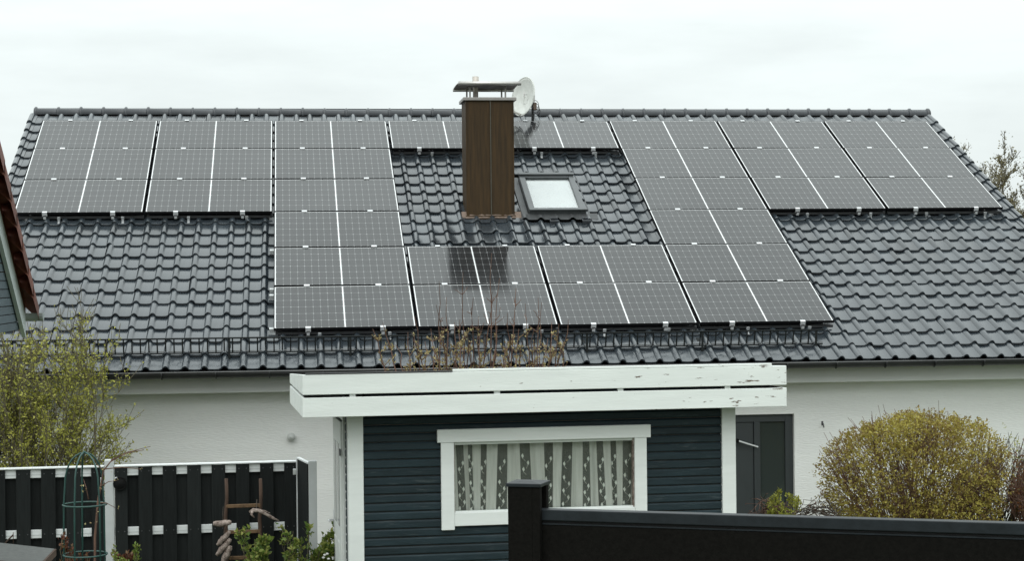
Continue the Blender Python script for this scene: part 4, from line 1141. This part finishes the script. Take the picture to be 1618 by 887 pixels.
# tiles: verge tiles stepping up the edge, field tiles as a slab behind them
b = MB()
b.add([PV(pX - 2.4, 0, -0.03), PV(pX - 0.10, 0, -0.03), PV(pX - 0.10, half, -0.03), PV(pX - 2.4, half, -0.03), PV(pX - 2.4, 0, 0.03), PV(pX - 0.10, 0, 0.03), PV(pX - 0.10, half, 0.03), PV(pX - 2.4, half, 0.03)],
      [(0, 1, 2, 3), (4, 5, 6, 7), (0, 1, 5, 4), (1, 2, 6, 5), (2, 3, 7, 6), (3, 0, 4, 7)])
broof = b.build('roof', M['red_tile'], pav, world=True)
b = MB()
yr = pe[1] - half; zr_ = pe[2] + half * math.tan(pslope)
b.add([(pX - 2.4, yr, zr_ - 0.03), (pX - 0.1, yr, zr_ - 0.03), (pX - 0.1, yr - half, pe[2] - 0.03), (pX - 2.4, yr - half, pe[2] - 0.03), (pX - 2.4, yr, zr_ + 0.03), (pX - 0.1, yr, zr_ + 0.03), (pX - 0.1, yr - half, pe[2] + 0.03), (pX - 2.4, yr - half, pe[2] + 0.03)],
      [(0, 1, 2, 3), (4, 5, 6, 7), (0, 1, 5, 4), (1, 2, 6, 5), (2, 3, 7, 6), (3, 0, 4, 7)])
b.build('rear_slope', M['red_tile'], broof, world=True)
for side in (0, 1):
    for k in range(12):
        r0, r1 = k * 0.275 - 0.02, (k + 1) * 0.275 + 0.02
        if r0 > half: break
        b = MB(); vs = []
        for rr_, lift in ((r0, 0.055), (min(r1, half), 0.030)):
            for dxx, dzz in ((-0.13, 0.0), (-0.11, 0.035), (-0.06, 0.05), (-0.015, 0.03), (0.0, -0.02), (0.0, -0.13)):
                p = PV(pX + dxx, rr_, lift + dzz)
                if side: p = (p[0], 2 * yr - p[1], p[2])
                vs.append(p)
        fs = [(i, i + 1, 7 + i, 6 + i) for i in range(5)] + [tuple(range(6)), tuple(range(11, 5, -1))]
        b.add(vs, fs, True); b.build('verge_tile', M['red_tile'], broof, world=True)
# bargeboard and gable boards
wX = pX - 0.125
for side in (0, 1):
    b = MB(); vs = []
    for rr_ in (0.04, half):
        for dxx, u0 in ((0.0, -0.06), (0.03, -0.06), (0.03, -0.245), (0.0, -0.245)):
            p = PV(wX + dxx, rr_, u0)
            if side: p = (p[0], 2 * yr - p[1], p[2])
            vs.append(p)
    b.add(vs, [(0, 1, 5, 4), (1, 2, 6, 5), (2, 3, 7, 6), (3, 0, 4, 7), (0, 1, 2, 3), (7, 6, 5, 4)]); b.build('bargeboard', M['barge'], pav, world=True)
zb_ = atX(0, 527, wX)[2]; z = zb_; bh = 0.064
while z < zr_ - 0.3:
    run = (z + 0.10 - pe[2]) / math.tan(pslope) + 0.10
    run = max(run, 0.02)
    b = MB(); b.box(wX - 0.03, wX - 0.008, pe[1] - run, 2 * yr - pe[1] + run, z, z + bh - 0.006); b.build('gable_board', M['blue_board'], pav, world=True, bevel=0.002)
    z += bh
b = MB(); b.box(wX - 0.06, wX - 0.031, 2 * yr - pe[1] + 0.1, pe[1] - 0.1, zb_, zb_ + 0.4); b.build('tie_beam', M['wood'], pav, world=True)
b = MB(); vs = []
for x in (pX - 2.4, pX + 0.03):
    for i in range(9):
        a = math.pi * i / 8; vs.append((x, pe[1] + 0.055 + 0.06 * math.cos(a), pe[2] - 0.03 - 0.065 * math.sin(a)))
fs = [(i, i + 1, 10 + i, 9 + i) for i in range(8)] + [tuple(range(9)), tuple(range(17, 8, -1))]
b.add(vs, fs, False); b.build('gutter', M['grey_gutter'], pav, world=True)
for yy in (yr - half + 0.5, yr, ):
    b = MB(); b.box(wX - 0.20, wX - 0.07, yy - 0.06, yy + 0.06, gz(yy) - 0.1, zb_ + 0.05); b.build('post', M['wood'], pav, world=True)
for yy in (yr - half + 0.5, pe[1] - 0.6):
    b = MB(); b.box(wX - 2.2, wX - 2.07, yy - 0.06, yy + 0.06, gz(yy) - 0.1, pe[2]); b.build('post', M['wood'], pav, world=True)
b = MB(); b.box(wX - 2.2, wX - 0.07, yr - 0.05, yr + 0.05, zb_ + 0.05, zb_ + 0.2); b.build('cross_beam', M['wood'], pav, world=True)

# ------------------------------------------------------------------ plants
def grow(p, d, length, rad, level, maxl, out, tips, spread=0.5, kids=(3, 5), up=0.15, wob=0.12, segs=5, shrink=(0.45, 0.7), r=rng):
    pts, rads = [np.array(p, float)], [rad]
    d = np.array(d, float); d /= np.linalg.norm(d)
    for i in range(segs):
        d = d + np.array([r.gauss(0, wob), r.gauss(0, wob), r.gauss(0, wob) + up * 0.3]); d /= np.linalg.norm(d)
        pts.append(pts[-1] + d * length / segs); rads.append(rad * (1 - 0.75 * (i + 1) / segs))
    out.append((pts, rads, level))
    if level >= maxl:
        tips.append((pts, d)); return
    for k in range(r.randint(*kids)):
        t = r.uniform(0.25, 0.98); i = min(int(t * segs), segs - 1); q = pts[i] + (pts[i + 1] - pts[i]) * (t * segs - i)
        ax = np.array([r.gauss(0, 1), r.gauss(0, 1), r.gauss(0, 0.6)]); nd = d + ax * spread; nd[2] += up
        grow(q, nd, length * r.uniform(*shrink), rads[i] * 0.6, level + 1, maxl, out, tips, spread, kids, up, wob, max(3, segs - 1), shrink, r)
    tips.append((pts[-3:], d))
def twigs(name, out, mt, parent, minr=0.0028, sides=4):
    b = MB()
    for pts, rads, lv in out:
        b.tube([tuple(p) for p in pts], [max(minr, q) for q in rads], sides if lv > 0 else 6, cap=False)
    return b.build(name, M[mt], parent, world=True)
def leaves_on(tips, per, jit, r):
    P, N = [], []
    for pts, d in tips:
        for k in range(per):
            t = r.random() * (len(pts) - 1); i = int(t); q = pts[i] + (pts[min(i + 1, len(pts) - 1)] - pts[i]) * (t - i)
            P.append(q + np.array([r.gauss(0, jit), r.gauss(0, jit), r.gauss(0, jit)])); N.append(d * 0.5 + np.array([r.gauss(0, 1), r.gauss(0, 1), r.gauss(0, 0.8)]))
    return np.array(P), np.array(N)

# tall spring shrub behind the left fence
r1 = random.Random(21)
sb = atD(78, 760, 19.6); sbase = np.array([sb[0], sb[1], 0.02])
shrub = thing('spring_shrub', 'tall loose shrub with fresh yellow green leaves behind the left fence', 'shrub', tuple(sbase))
out, tips = [], []
for k in range(11):
    a = r1.uniform(0, 2 * math.pi); tilt = r1.uniform(0.04, 0.44)
    d = np.array([math.cos(a) * tilt - 0.02, math.sin(a) * tilt * 0.6, 1.0])
    grow(sbase + np.array([math.cos(a) * 0.12, math.sin(a) * 0.1, 0]), d, r1.uniform(2.0, 2.75), r1.uniform(0.018, 0.030), 0, 3, out, tips, 0.42, (4, 6), 0.22, 0.09, 7, (0.34, 0.55), r1)
for k in range(13):     # arching side branches
    d = np.array([r1.uniform(0.45, 0.8), r1.uniform(-0.2, 0.2), 0.8])
    grow(sbase + np.array([0.0, 0, r1.uniform(0.9, 1.75)]), d, r1.uniform(0.55, 0.95), 0.012, 1, 3, out, tips, 0.45, (4, 6), 0.05, 0.1, 6, (0.35, 0.6), r1)
out = [q for q in out if not all(proj(p)[0] > 232 + 8 * math.sin(p[2] * 9) for p in q[0])]
P, N = leaves_on(tips, 9, 0.020, r1)
U = np.array([proj(p)[0] for p in P]); kp = U < 236 + 12 * np.sin(P[:, 2] * 11) - 34 * NR.random(len(P)) ** 2 - 28 * np.clip(P[:, 2] - 2.75, 0, 1); P, N = P[kp], N[kp]
keep = (NR.random(len(P)) < np.clip((3.55 - P[:, 2]) * 1.1, 0.12, 1.0)) & (P[:, 2] < 3.6)
P, N = P[keep], N[keep]
twigs('trunk', out, 'bark_olive', shrub)
leaf_mesh('crown', P, N, NR.uniform(0.022, 0.042, len(P)), LEAF['spring'], shrub, 0.6)
# olive shrub beside it at the picture edge
r2 = random.Random(5)
ob = atD(12, 760, 20.0); ob = np.array([ob[0] - 0.15, ob[1], 0.02])
osh = thing('olive_shrub', 'dense brown olive shrub low behind the fence at the left edge', 'shrub', tuple(ob))
out, tips = [], []
for k in range(16):
    a = r2.uniform(0, 2 * math.pi); tilt = r2.uniform(0.05, 0.3)
    grow(ob, (math.cos(a) * tilt, math.sin(a) * tilt, 1), r2.uniform(1.9, 2.55), 0.016, 0, 3, out, tips, 0.4, (4, 6), 0.25, 0.08, 6, (0.25, 0.4), r2)
twigs('trunk', out, 'bark', osh)
P, N = leaves_on(tips, 6, 0.02, r2)
leaf_mesh('crown', P, N, NR.uniform(0.022, 0.042, len(P)), LEAF['olive'], osh, 0.45)

# clipped round bush in front of the wall, right
def round_bush(name, label, cx, cy, half_w, half_d, z0, z1, nleaf, leafm, twm, seed, lsize=(0.022, 0.042), sparse=0.0, power=2.6, ntw=300):
    r = random.Random(seed); rn = np.random.default_rng(seed)
    t = thing(name, label, 'bush', (cx, cy, 0.0))
    zc = z0 + (z1 - z0) * 0.42
    def shell(u):         # direction -> radius of a superellipsoid
        h = np.where(u[:, 2] > 0, z1 - zc, zc - z0)
        return (np.abs(u[:, 0] / half_w) ** power + np.abs(u[:, 1] / half_d) ** power + np.abs(u[:, 2] / h) ** power) ** (-1 / power)
    u = rn.normal(size=(nleaf, 3)); u /= np.linalg.norm(u, axis=1, keepdims=True)
    # lumps: radius modulated by a few random directions
    K = rn.normal(size=(60, 3)); K /= np.linalg.norm(K, axis=1, keepdims=True); amp = rn.uniform(-0.15, 0.09, 60)
    lump = 1 + (np.exp(-(1 - u @ K.T) / 0.02) * amp).sum(1)
    deep = rn.random(nleaf) < 0.36
    rad = shell(u) * lump * np.where(deep, rn.uniform(0.45, 0.92, nleaf), 1 - np.abs(rn.normal(0, 0.10, nleaf)) + rn.exponential(0.022, nleaf))
    CL = 6                                 # leaves sit in small tufts on the twig ends
    u = np.repeat(u[::CL], CL, axis=0)[:nleaf]; rad = np.repeat(rad[::CL], CL)[:nleaf]
    P = u * rad[:, None] + np.array([cx, cy, zc]) + rn.normal(0, 0.017, (nleaf, 3))
    # holes
    H = u[rn.integers(0, nleaf, 70)]; hole = np.zeros(nleaf)
    for h in H: hole = np.maximum(hole, (u @ h > math.cos(rn.uniform(0.03, 0.10))) * rn.uniform(0.2, 0.75))
    keep = rn.random(nleaf) > hole + sparse * (u[:, 2] < -0.1) * 0.4
    tint = np.clip(0.46 + 0.26 * rn.normal(size=nleaf) + (np.exp(-(1 - u @ K.T) / 0.03) * rn.uniform(-0.45, 0.4, 60)).sum(1) , 0, 1)
    tw = []
    for k in range(ntw):
        v = rn.normal(size=3); v[2] = abs(v[2]) * 0.9 - 0.35; v /= np.linalg.norm(v)
        R = float(shell(v[None, :])[0]) * r.uniform(0.82, 1.01)
        end = np.array([cx, cy, zc]) + v * R
        st = np.array([cx + r.gauss(0, 0.18 * half_w), cy + r.gauss(0, 0.15), z0 - 0.3])
        mid = (st * 0.45 + end * 0.55) + np.array([r.gauss(0, .06), r.gauss(0, .06), r.gauss(0, .06) - 0.08])
        pts = [st, (st + mid) / 2 + np.array([r.gauss(0, .03), r.gauss(0, .03), 0]), mid, (mid + end) / 2 + np.array([r.gauss(0, .03), 0, r.gauss(0, .03)]), end]
        tw.append((pts, [0.010, 0.008, 0.006, 0.004, 0.0025], 1))
        for q in range(4):
            e2 = end + np.array([r.gauss(0, .09), r.gauss(0, .09), r.gauss(0, .07) + 0.02]); tw.append(([pts[3], (pts[3] + e2) / 2 + r.gauss(0, .02), e2], [0.004, 0.003, 0.002], 2))
    twigs('trunk', tw, twm, t, 0.0024, 3)
    leaf_mesh('crown', P[keep], (rn.normal(size=(nleaf, 3)) + u * 0.8)[keep], rn.uniform(*lsize, nleaf)[keep], LEAF[leafm], t, 0.5, tint=tint[keep])
    return t
bc = atD(1441, 735, 19.4)
round_bush('round_bush', 'large clipped round yellow green bush before the white wall', bc[0] + 0.05, bc[1], 0.955, 0.80, 0.95, 2.245, 42000, 'bush', 'bark_red', 3, (0.022, 0.042), power=2.75, ntw=190)
bc2 = atD(1575, 770, 19.9)
round_bush('sparse_bush', 'sparse see through bush right of the round clipped bush', bc2[0], bc2[1], 0.42, 0.4, 0.95, 2.02, 1700, 'spring', 'bark', 9, (0.018, 0.034), sparse=0.8, ntw=110)
bc3 = atD(1640, 760, 19.2)
round_bush('russet_bush', 'russet leaved bush cut off by the right picture edge', bc3[0], bc3[1], 0.27, 0.3, 0.9, 2.02, 2600, 'red', 'bark_red', 12, ntw=90)
# small bush in front of the door
r3 = random.Random(8)
db = atD(1236, 830, 18.0); db = np.array([db[0], db[1], gz(db[1])])
dsh = thing('small_door_bush', 'small yellow green bush growing in front of the grey door', 'bush', tuple(db))
out, tips = [], []
for k in range(12):
    a = r3.uniform(0, 6.28); tl = r3.uniform(0.02, 0.16)
    grow(db, (math.cos(a) * tl, math.sin(a) * tl, 1), (atD(1236, 786, 18.0)[2] - db[2]) * r3.uniform(0.84, 0.98), 0.007, 0, 2, out, tips, 0.32, (5, 7), 0.5, 0.05, 6, (0.10, 0.16), r3)
twigs('trunk', out, 'bark_olive', dsh)
P, N = leaves_on(tips, 6, 0.012, r3)
leaf_mesh('crown', P, N + np.array([0, 0, 0.8]), NR.uniform(0.025, 0.05, len(P)), LEAF['spring'], dsh, 0.45, tint=NR.uniform(0.0, 0.7, len(P)))
# bare arching briar next to it
def briar(name, label, pxs_, D, seed, mt):
    r = random.Random(seed)
    p0 = atD(*pxs_[0], D); base_ = np.array([p0[0], p0[1], gz(p0[1])])
    t = thing(name, label, 'shrub', tuple(base_))
    out = []
    for k in range(9):
        pts = [base_ + np.array([r.gauss(0, .1), r.gauss(0, .1), 0])]
        for (x, y) in pxs_: pts.append(atD(x + r.gauss(0, 6), y + r.gauss(0, 6), D + r.gauss(0, .15)))
        out.append((pts, [0.009] + [0.006] * (len(pts) - 2) + [0.003], 1))
        for q in range(6):
            i = r.randint(1, len(pts) - 1); s_ = pts[i]; out.append(([s_, s_ + np.array([r.gauss(0, .06), r.gauss(0, .06), r.gauss(0.02, .04)]), s_ + np.array([r.gauss(0, .12), r.gauss(0, .1), r.gauss(0.03, .06)])], [0.004, 0.003, 0.002], 2))
    twigs('stems', out, mt, t, 0.0024, 4)
    P = np.array([p for pts, _, _ in out for p in pts[1:]]); 
    leaf_mesh('leaves', P, NR.normal(size=P.shape), NR.uniform(0.012, 0.025, len(P)), LEAF['copper'], t)
briar('arching_briar', 'bare arching briar stems between the grey door and the round bush', [(1262, 812), (1275, 806), (1290, 806), (1305, 812), (1320, 818)], 18.4, 3, 'bark')
briar('brown_briar', 'brown bare stems low in front of the grey door beside the white post', [(1200, 815), (1208, 808), (1222, 806), (1234, 810)], 18.2, 4, 'bark_red')

# reddish twiggy shrub behind the shed, tips with pale buds
r4 = random.Random(14)
tb = atD(760, 600, 20.0); tb = np.array([tb[0], tb[1], 0.02])
tsh = thing('budding_shrub', 'bare reddish twigs with pale buds rising behind the white shed fascia', 'shrub', tuple(tb))
out, tips = [], []
for (px, py) in [(640, 525), (655, 500), (700, 470), (695, 482), (690, 445), (732, 430), (745, 470), (776, 400), (780, 440), (812, 455), (800, 495), (832, 480), (850, 470), (858, 478), (870, 510), (885, 512), (898, 505), (612, 510), (595, 520), (760, 510), (720, 510), (742, 520), (668, 540), (818, 520), (630, 545), (648, 535), (680, 520), (705, 528), (715, 540), (728, 505), (738, 538), (752, 500), (768, 528), (785, 515), (795, 540), (806, 530), (826, 540), (840, 520), (848, 538), (862, 535), (876, 545), (890, 540), (775, 470)]:
    e_ = atD(px + r4.gauss(0, 3), py, 20.0 + r4.gauss(0, 0.25))
    st = atD(760 + (px - 760) * r4.uniform(0.82, 1.0) + r4.gauss(0, 8), 640, 20.0 + r4.gauss(0, 0.2))
    pts = [np.array([tb[0] + r4.gauss(0, .35), tb[1] + r4.gauss(0, .2), 0.02]), st]
    for q in range(1, 7):
        t = q / 6; pts.append(st * (1 - t) + e_ * t + np.array([r4.gauss(0, .012), r4.gauss(0, .01), 0]))
    out.append((pts, [0.020, 0.014, 0.009, 0.0085, 0.0072, 0.006, 0.0045, 0.003], 1))
    for q in range(r4.randint(4, 8)):
        i = r4.randint(2, 6); s_ = pts[i]; L_ = r4.uniform(0.10, 0.28) * (1.2 - 0.12 * i)
        d = np.array([r4.gauss(0, .5), r4.gauss(0, .4), 1.0]); d /= np.linalg.norm(d)
        p2 = [s_, s_ + d * L_ * .35 + np.array([r4.gauss(0, .01), 0, 0]), s_ + d * L_ * .7, s_ + d * L_ + np.array([r4.gauss(0, .015), 0, 0])]
        out.append((p2, [0.0048, 0.0042, 0.0036, 0.0026], 2)); tips.append((p2, d))
twigs('trunk', out, 'bark_red', tsh, 0.0020, 4)
P, N = leaves_on(tips, 9, 0.006, r4)
keep = P[:, 2] < 3.18
P, N = P[keep], N[keep]
leaf_mesh('buds', P, N + np.array([0, 0, 1.2]), NR.uniform(0.022, 0.040, len(P)), LEAF['bud'], tsh, 0.6)

# bare tree beyond the roof at the right
r5 = random.Random(31)
ft = np.array([19.45, 10.2, 0.0])
ftree = thing('bare_tree', 'half bare tree with thin twigs beyond the right roof edge', 'tree', tuple(ft))
out, tips = [], []
for k in range(13):
    a = r5.uniform(0, 6.28); tl = r5.uniform(0.03, 0.26)
    grow(ft, (math.cos(a) * tl, math.sin(a) * tl, 1), r5.uniform(3.7, 5.0), 0.05, 0, 4, out, tips, 0.52, (5, 6), 0.22, 0.08, 7, (0.30, 0.46), r5)
twigs('trunk', out, 'bark_olive', ftree, 0.006, 3)
P, N = leaves_on(tips, 2, 0.05, r5)
leaf_mesh('crown', P, N, NR.uniform(0.03, 0.07, len(P)), LEAF['far'], ftree)

# plants along the foot of the left fence
def leafy(name, label, px, py, D, h_px, seed, n=9, leafm='green', spread=0.22, ls=(0.03, 0.06), cat='plant', per=6, lean=0.3):
    r = random.Random(seed)
    tp = atD(px, py, D); bs = np.array([tp[0], tp[1], gz(tp[1])])
    hh_ = tp[2] - bs[2]
    t = thing(name, label, cat, tuple(bs))
    out, tips = [], []
    for k in range(n):
        a = r.uniform(0, 6.28); tl = r.uniform(0.02, spread)
        grow(bs + np.array([r.gauss(0, .04), r.gauss(0, .04), 0]), (math.cos(a) * tl, math.sin(a) * tl, 1), hh_ * r.uniform(0.72, 0.98), 0.008, 0, 2, out, tips, lean, (5, 8), 0.4, 0.05, 7, (0.10, 0.22), r)
    twigs('stems', out, 'bark_olive', t, 0.0028)
    P, N = leaves_on(tips, per, 0.012, r)
    leaf_mesh('leaves', P, N + np.array([0, 0, 0.5]), NR.uniform(*ls, len(P)), LEAF[leafm], t, 0.55)
    return t
leafy('leafy_shrub', 'leafy green shrub with yellowish tips below the rustic ladder', 412, 842, 17.0, 45, 41, 9, 'green', 0.24, per=5, lean=0.45)
leafy('shooting_shrub', 'upright green shoots in front of the fence return post', 462, 835, 17.3, 50, 42, 10, 'green', 0.20, per=3, lean=0.45)
ev = leafy('evergreen_shrub', 'small glossy evergreen between silver post and white shed door', 515, 838, 17.6, 50, 43, 10, 'green', 0.07, (0.035, 0.06), per=9)
b = MB()
for q in ((513, 878), (517, 876), (511, 882), (519, 884)):
    c_ = atD(*q, 17.45); b.lathe([(0, -0.012), (0.014, -0.006), (0.016, 0.004), (0, 0.012)], c_, 7)
b.build('white_flowers', M['blossom'], ev, world=True)
leafy('low_green_plant', 'small bright green plant at the foot of the silver fence post', 204, 866, 16.8, 20, 44, 5, 'green', 0.1, (0.025, 0.04))
leafy('low_copper_plant', 'copper leaved plant between trellis and silver fence post', 188, 866, 16.9, 20, 45, 5, 'copper', 0.1, (0.03, 0.05))
leafy('rose_leaves', 'copper red young rose shoots inside the green wire trellis', 122, 850, 17.0, 20, 46, 7, 'copper', 0.11, (0.03, 0.05), per=3)

# green wire obelisk trellis
oc = atD(134, 798, 16.9)
ol = thing('trellis_obelisk', 'green wire obelisk trellis with domed top before the black fence', 'trellis', (oc[0], oc[1], gz(oc[1])))
otop = atD(134, 716, 16.9)[2]; oring = oc[2]; olow = atD(134, 877, 16.9)[2]; orad = 0.195
shoulder = oring + 0.20
for k in range(5):
    a = 2 * math.pi * k / 5 + 0.55
    pts = [(oc[0] + orad * 1.06 * math.cos(a), oc[1] + orad * 1.06 * math.sin(a), gz(oc[1])), (oc[0] + orad * math.cos(a), oc[1] + orad * math.sin(a), oring), (oc[0] + orad * 0.93 * math.cos(a), oc[1] + orad * 0.93 * math.sin(a), shoulder)]
    for q in range(1, 8):
        t = q / 7 * math.pi / 2
        pts.append((oc[0] + orad * 0.93 * math.cos(t) * math.cos(a), oc[1] + orad * 0.93 * math.cos(t) * math.sin(a), shoulder + (otop - shoulder) * math.sin(t)))
    b = MB(); b.tube(pts, 0.0085, 7); b.build('upright', M['green_metal'], ol, world=True)
for zr2 in (oring, olow, gz(oc[1]) + 0.25):
    b = MB(); b.tube([(oc[0] + orad * 1.03 * math.cos(t), oc[1] + orad * 1.03 * math.sin(t), zr2) for t in [2 * math.pi * i / 28 for i in range(29)]], 0.0085, 7, cap=False); b.build('ring', M['green_metal'], ol, world=True)
b = MB(); b.lathe([(0, -0.01), (0.018, 0), (0.014, 0.014), (0, 0.02)], (oc[0], oc[1], otop), 8); b.build('top_knob', M['green_metal'], ol, world=True)
# climbing stem inside
st_px = [(150, 895), (150, 850), (153, 815), (155, 790), (160, 765), (163, 745), (175, 730), (200, 716), (238, 706)]
b0 = atD(150, 887, 16.9)
cl = thing('climbing_rose', 'thin brown climbing stem rising through the green wire trellis', 'plant', (b0[0], b0[1], gz(b0[1])))
pts = [(b0[0], b0[1], gz(b0[1]))] + [tuple(atD(x, y, 16.9 + 0.02 * i)) for i, (x, y) in enumerate(st_px)]
b = MB(); b.tube(pts, [0.014, 0.012, 0.012, 0.011, 0.010, 0.009, 0.008, 0.006, 0.004, 0.003], 6)
for a_, c_ in (((163, 745), (150, 735)), ((158, 770), (185, 760)), ((155, 795), (182, 803)), ((140, 790), (132, 758)), ((175, 728), (226, 712)), ((165, 742), (222, 742))):
    b.tube([tuple(atD(*a_, 16.9)), tuple(atD((a_[0] + c_[0]) / 2, (a_[1] + c_[1]) / 2 - 3, 16.9)), tuple(atD(*c_, 16.9))], [0.006, 0.004, 0.0025], 5)
b.build('stem', M['bark_red'], cl, world=True)
P = np.array([atD(x + r5.gauss(0, 2), y + r5.gauss(0, 2), 16.88) for (x, y) in [(150, 735), (185, 760), (186, 803), (131, 768), (132, 772), (134, 778), (226, 712), (222, 742), (178, 745), (155, 812), (152, 826), (140, 826), (158, 770), (161, 745)] * 2])
leaf_mesh('buds', P, NR.normal(size=P.shape), NR.uniform(0.02, 0.03, len(P)), LEAF['bud'], cl, 0.6)

# rustic ladder leaning on the fence
def lpt(px, py, D=18.05): return Vector(tuple(atD(px, py, D)))
la = lpt(357, 800)
lad = thing('rustic_ladder', 'rustic brown wooden ladder leaning against the black fence', 'ladder', (la.x + 0.17, la.y, gz(la.y)))
for px in (357.5, 411.5):
    t0 = lpt(px, 757); t1 = lpt(px, 845); t2 = Vector((t1.x, t1.y - 0.10, gz(t1.y) - 0.02))
    b = MB(); pts = [t0, t0.lerp(t1, 0.35) + Vector((0.006, 0, 0)), t0.lerp(t1, 0.7) - Vector((0.008, 0, 0)), t1, t1.lerp(t2, 0.5) + Vector((0.008, 0, 0)), t2]
    b.tube(pts, [0.017, 0.019, 0.020, 0.021, 0.022, 0.022], 7); b.build('stile', M['wood'], lad, world=True)
for py in (800, 841, 882, 925):
    a, c_ = lpt(357, py + 1), lpt(412, py - 1)
    b = MB(); b.bar(a - Vector((0.0, 0.005, 0)), c_ - Vector((0, 0.005, 0)), 0.030, 0.036); b.build('rung', M['rung'], lad, world=True, bevel=0.006)
# driftwood pieces hung in a string
def drift(name, label, a, c_, rad, D=17.85, group=None):
    A, C_ = lpt(*a, D), lpt(*c_, D)
    t = thing(name, label, 'driftwood', tuple((A + C_) / 2), 0, group)
    b = MB(); pts, rr_ = [], []
    for i in range(9):
        q = i / 8; pts.append(A.lerp(C_, q) + Vector((0.004 * math.sin(9 * q), 0, 0.004 * math.cos(7 * q)))); rr_.append(rad * max(0.4, math.sin(math.pi * (0.09 + 0.82 * q)) ** 0.45) * rng.uniform(0.86, 1.12))
    b.tube(pts, rr_, 9); b.build('log', M['wood2'], t, world=True)
    b = MB(); m_ = A.lerp(C_, 0.5)
    b.tube([m_ + Vector((0, 0, rad * 0.5)), m_ + Vector((0.01, 0.06, 0.16))], 0.003, 4); b.build('cord', M['bark'], t, world=True)
drift('driftwood_piece', 'flat horizontal driftwood piece hanging at the left ladder stile', (337, 829), (365, 827), 0.033)
drift('driftwood_piece', 'upper slanting driftwood piece hanging below the lower ladder rung', (363, 841), (343, 863), 0.030)
drift('driftwood_piece', 'middle slanting driftwood piece in the string beside the ladder', (364, 853), (342, 879), 0.030)
drift('driftwood_piece', 'lowest pale driftwood piece at the bottom edge beside the ladder', (364, 864), (350, 896), 0.034)
g0 = lpt(395, 811, 17.85)
gn = thing('gnarled_branch', 'gnarled grey branch hung on the right ladder stile', 'branch', tuple(g0))
b = MB()
b.tube([lpt(394, 810, 17.85), lpt(400, 807, 17.85), lpt(410, 808, 17.85), lpt(420, 813, 17.85), lpt(430, 819, 17.85), lpt(441, 824, 17.85)], [0.012, 0.022, 0.020, 0.016, 0.016, 0.006], 7)
b.tube([lpt(400, 807, 17.85), lpt(397, 814, 17.8), lpt(402, 819, 17.8)], [0.016, 0.013, 0.006], 6); b.tube([lpt(410, 808, 17.85), lpt(418, 808, 17.85), lpt(427, 812, 17.85)], [0.010, 0.008, 0.004], 5)
b.build('limb', M['wood2'], gn, world=True)
b = MB(); b.tube([lpt(405, 807, 17.86), lpt(405.5, 798, 17.98), lpt(406, 790, 18.02)], 0.004, 5); b.build('cord', M['bark'], gn, world=True)

# grey felted lid of a feeder box at the lower left corner
D_ = 13.0
q = [Vector(tuple(atD(-40, 854, D_ + 0.5))), Vector(tuple(atD(86, 868, D_ + 0.3))), Vector(tuple(atD(62, 893, D_ - 0.35))), Vector(tuple(atD(-60, 880, D_ - 0.15)))]
bcn = sum(q, Vector()) / 4
fe = thing('feeder_box', 'grey felt covered lid with brown edge at the lower left corner', 'box', (bcn.x, bcn.y, gz(bcn.y)))
b = MB(); b.add([tuple(v) for v in q] + [tuple(v - Vector((0, 0, 0.03))) for v in q], [(0, 1, 2, 3), (7, 6, 5, 4), (0, 4, 5, 1), (1, 5, 6, 2), (2, 6, 7, 3), (3, 7, 4, 0)])
b.build('lid', M['felt'], fe, world=True)
for i in (1, 2):
    b = MB(); b.bar(q[i] - Vector((0, 0, 0.026)), q[(i + 1) % 4] - Vector((0, 0, 0.026)), 0.028, 0.05); b.build('edge_strip', M['wood'], fe, world=True)
cc = [bcn + (v - bcn) * 0.8 for v in q]
b = MB(); b.add([tuple(v - Vector((0, 0, 0.035))) for v in cc] + [(v.x, v.y, gz(v.y)) for v in cc], [(0, 4, 5, 1), (1, 5, 6, 2), (2, 6, 7, 3), (3, 7, 4, 0), (4, 5, 6, 7)])
b.build('box_body', M['wood'], fe, world=True)
b = MB(); s0 = atD(4, 862, D_ + 0.4)
b.tube([tuple(atD(0, 868, D_ + 0.45)), tuple(atD(12, 855, D_ + 0.45)), tuple(atD(21, 846, D_ + 0.45))], 0.006, 6); b.tube([tuple(atD(21, 862, D_ + 0.45)), tuple(atD(21, 842, D_ + 0.45))], 0.003, 5); b.build('perch_twigs', M['wood'], fe, world=True)
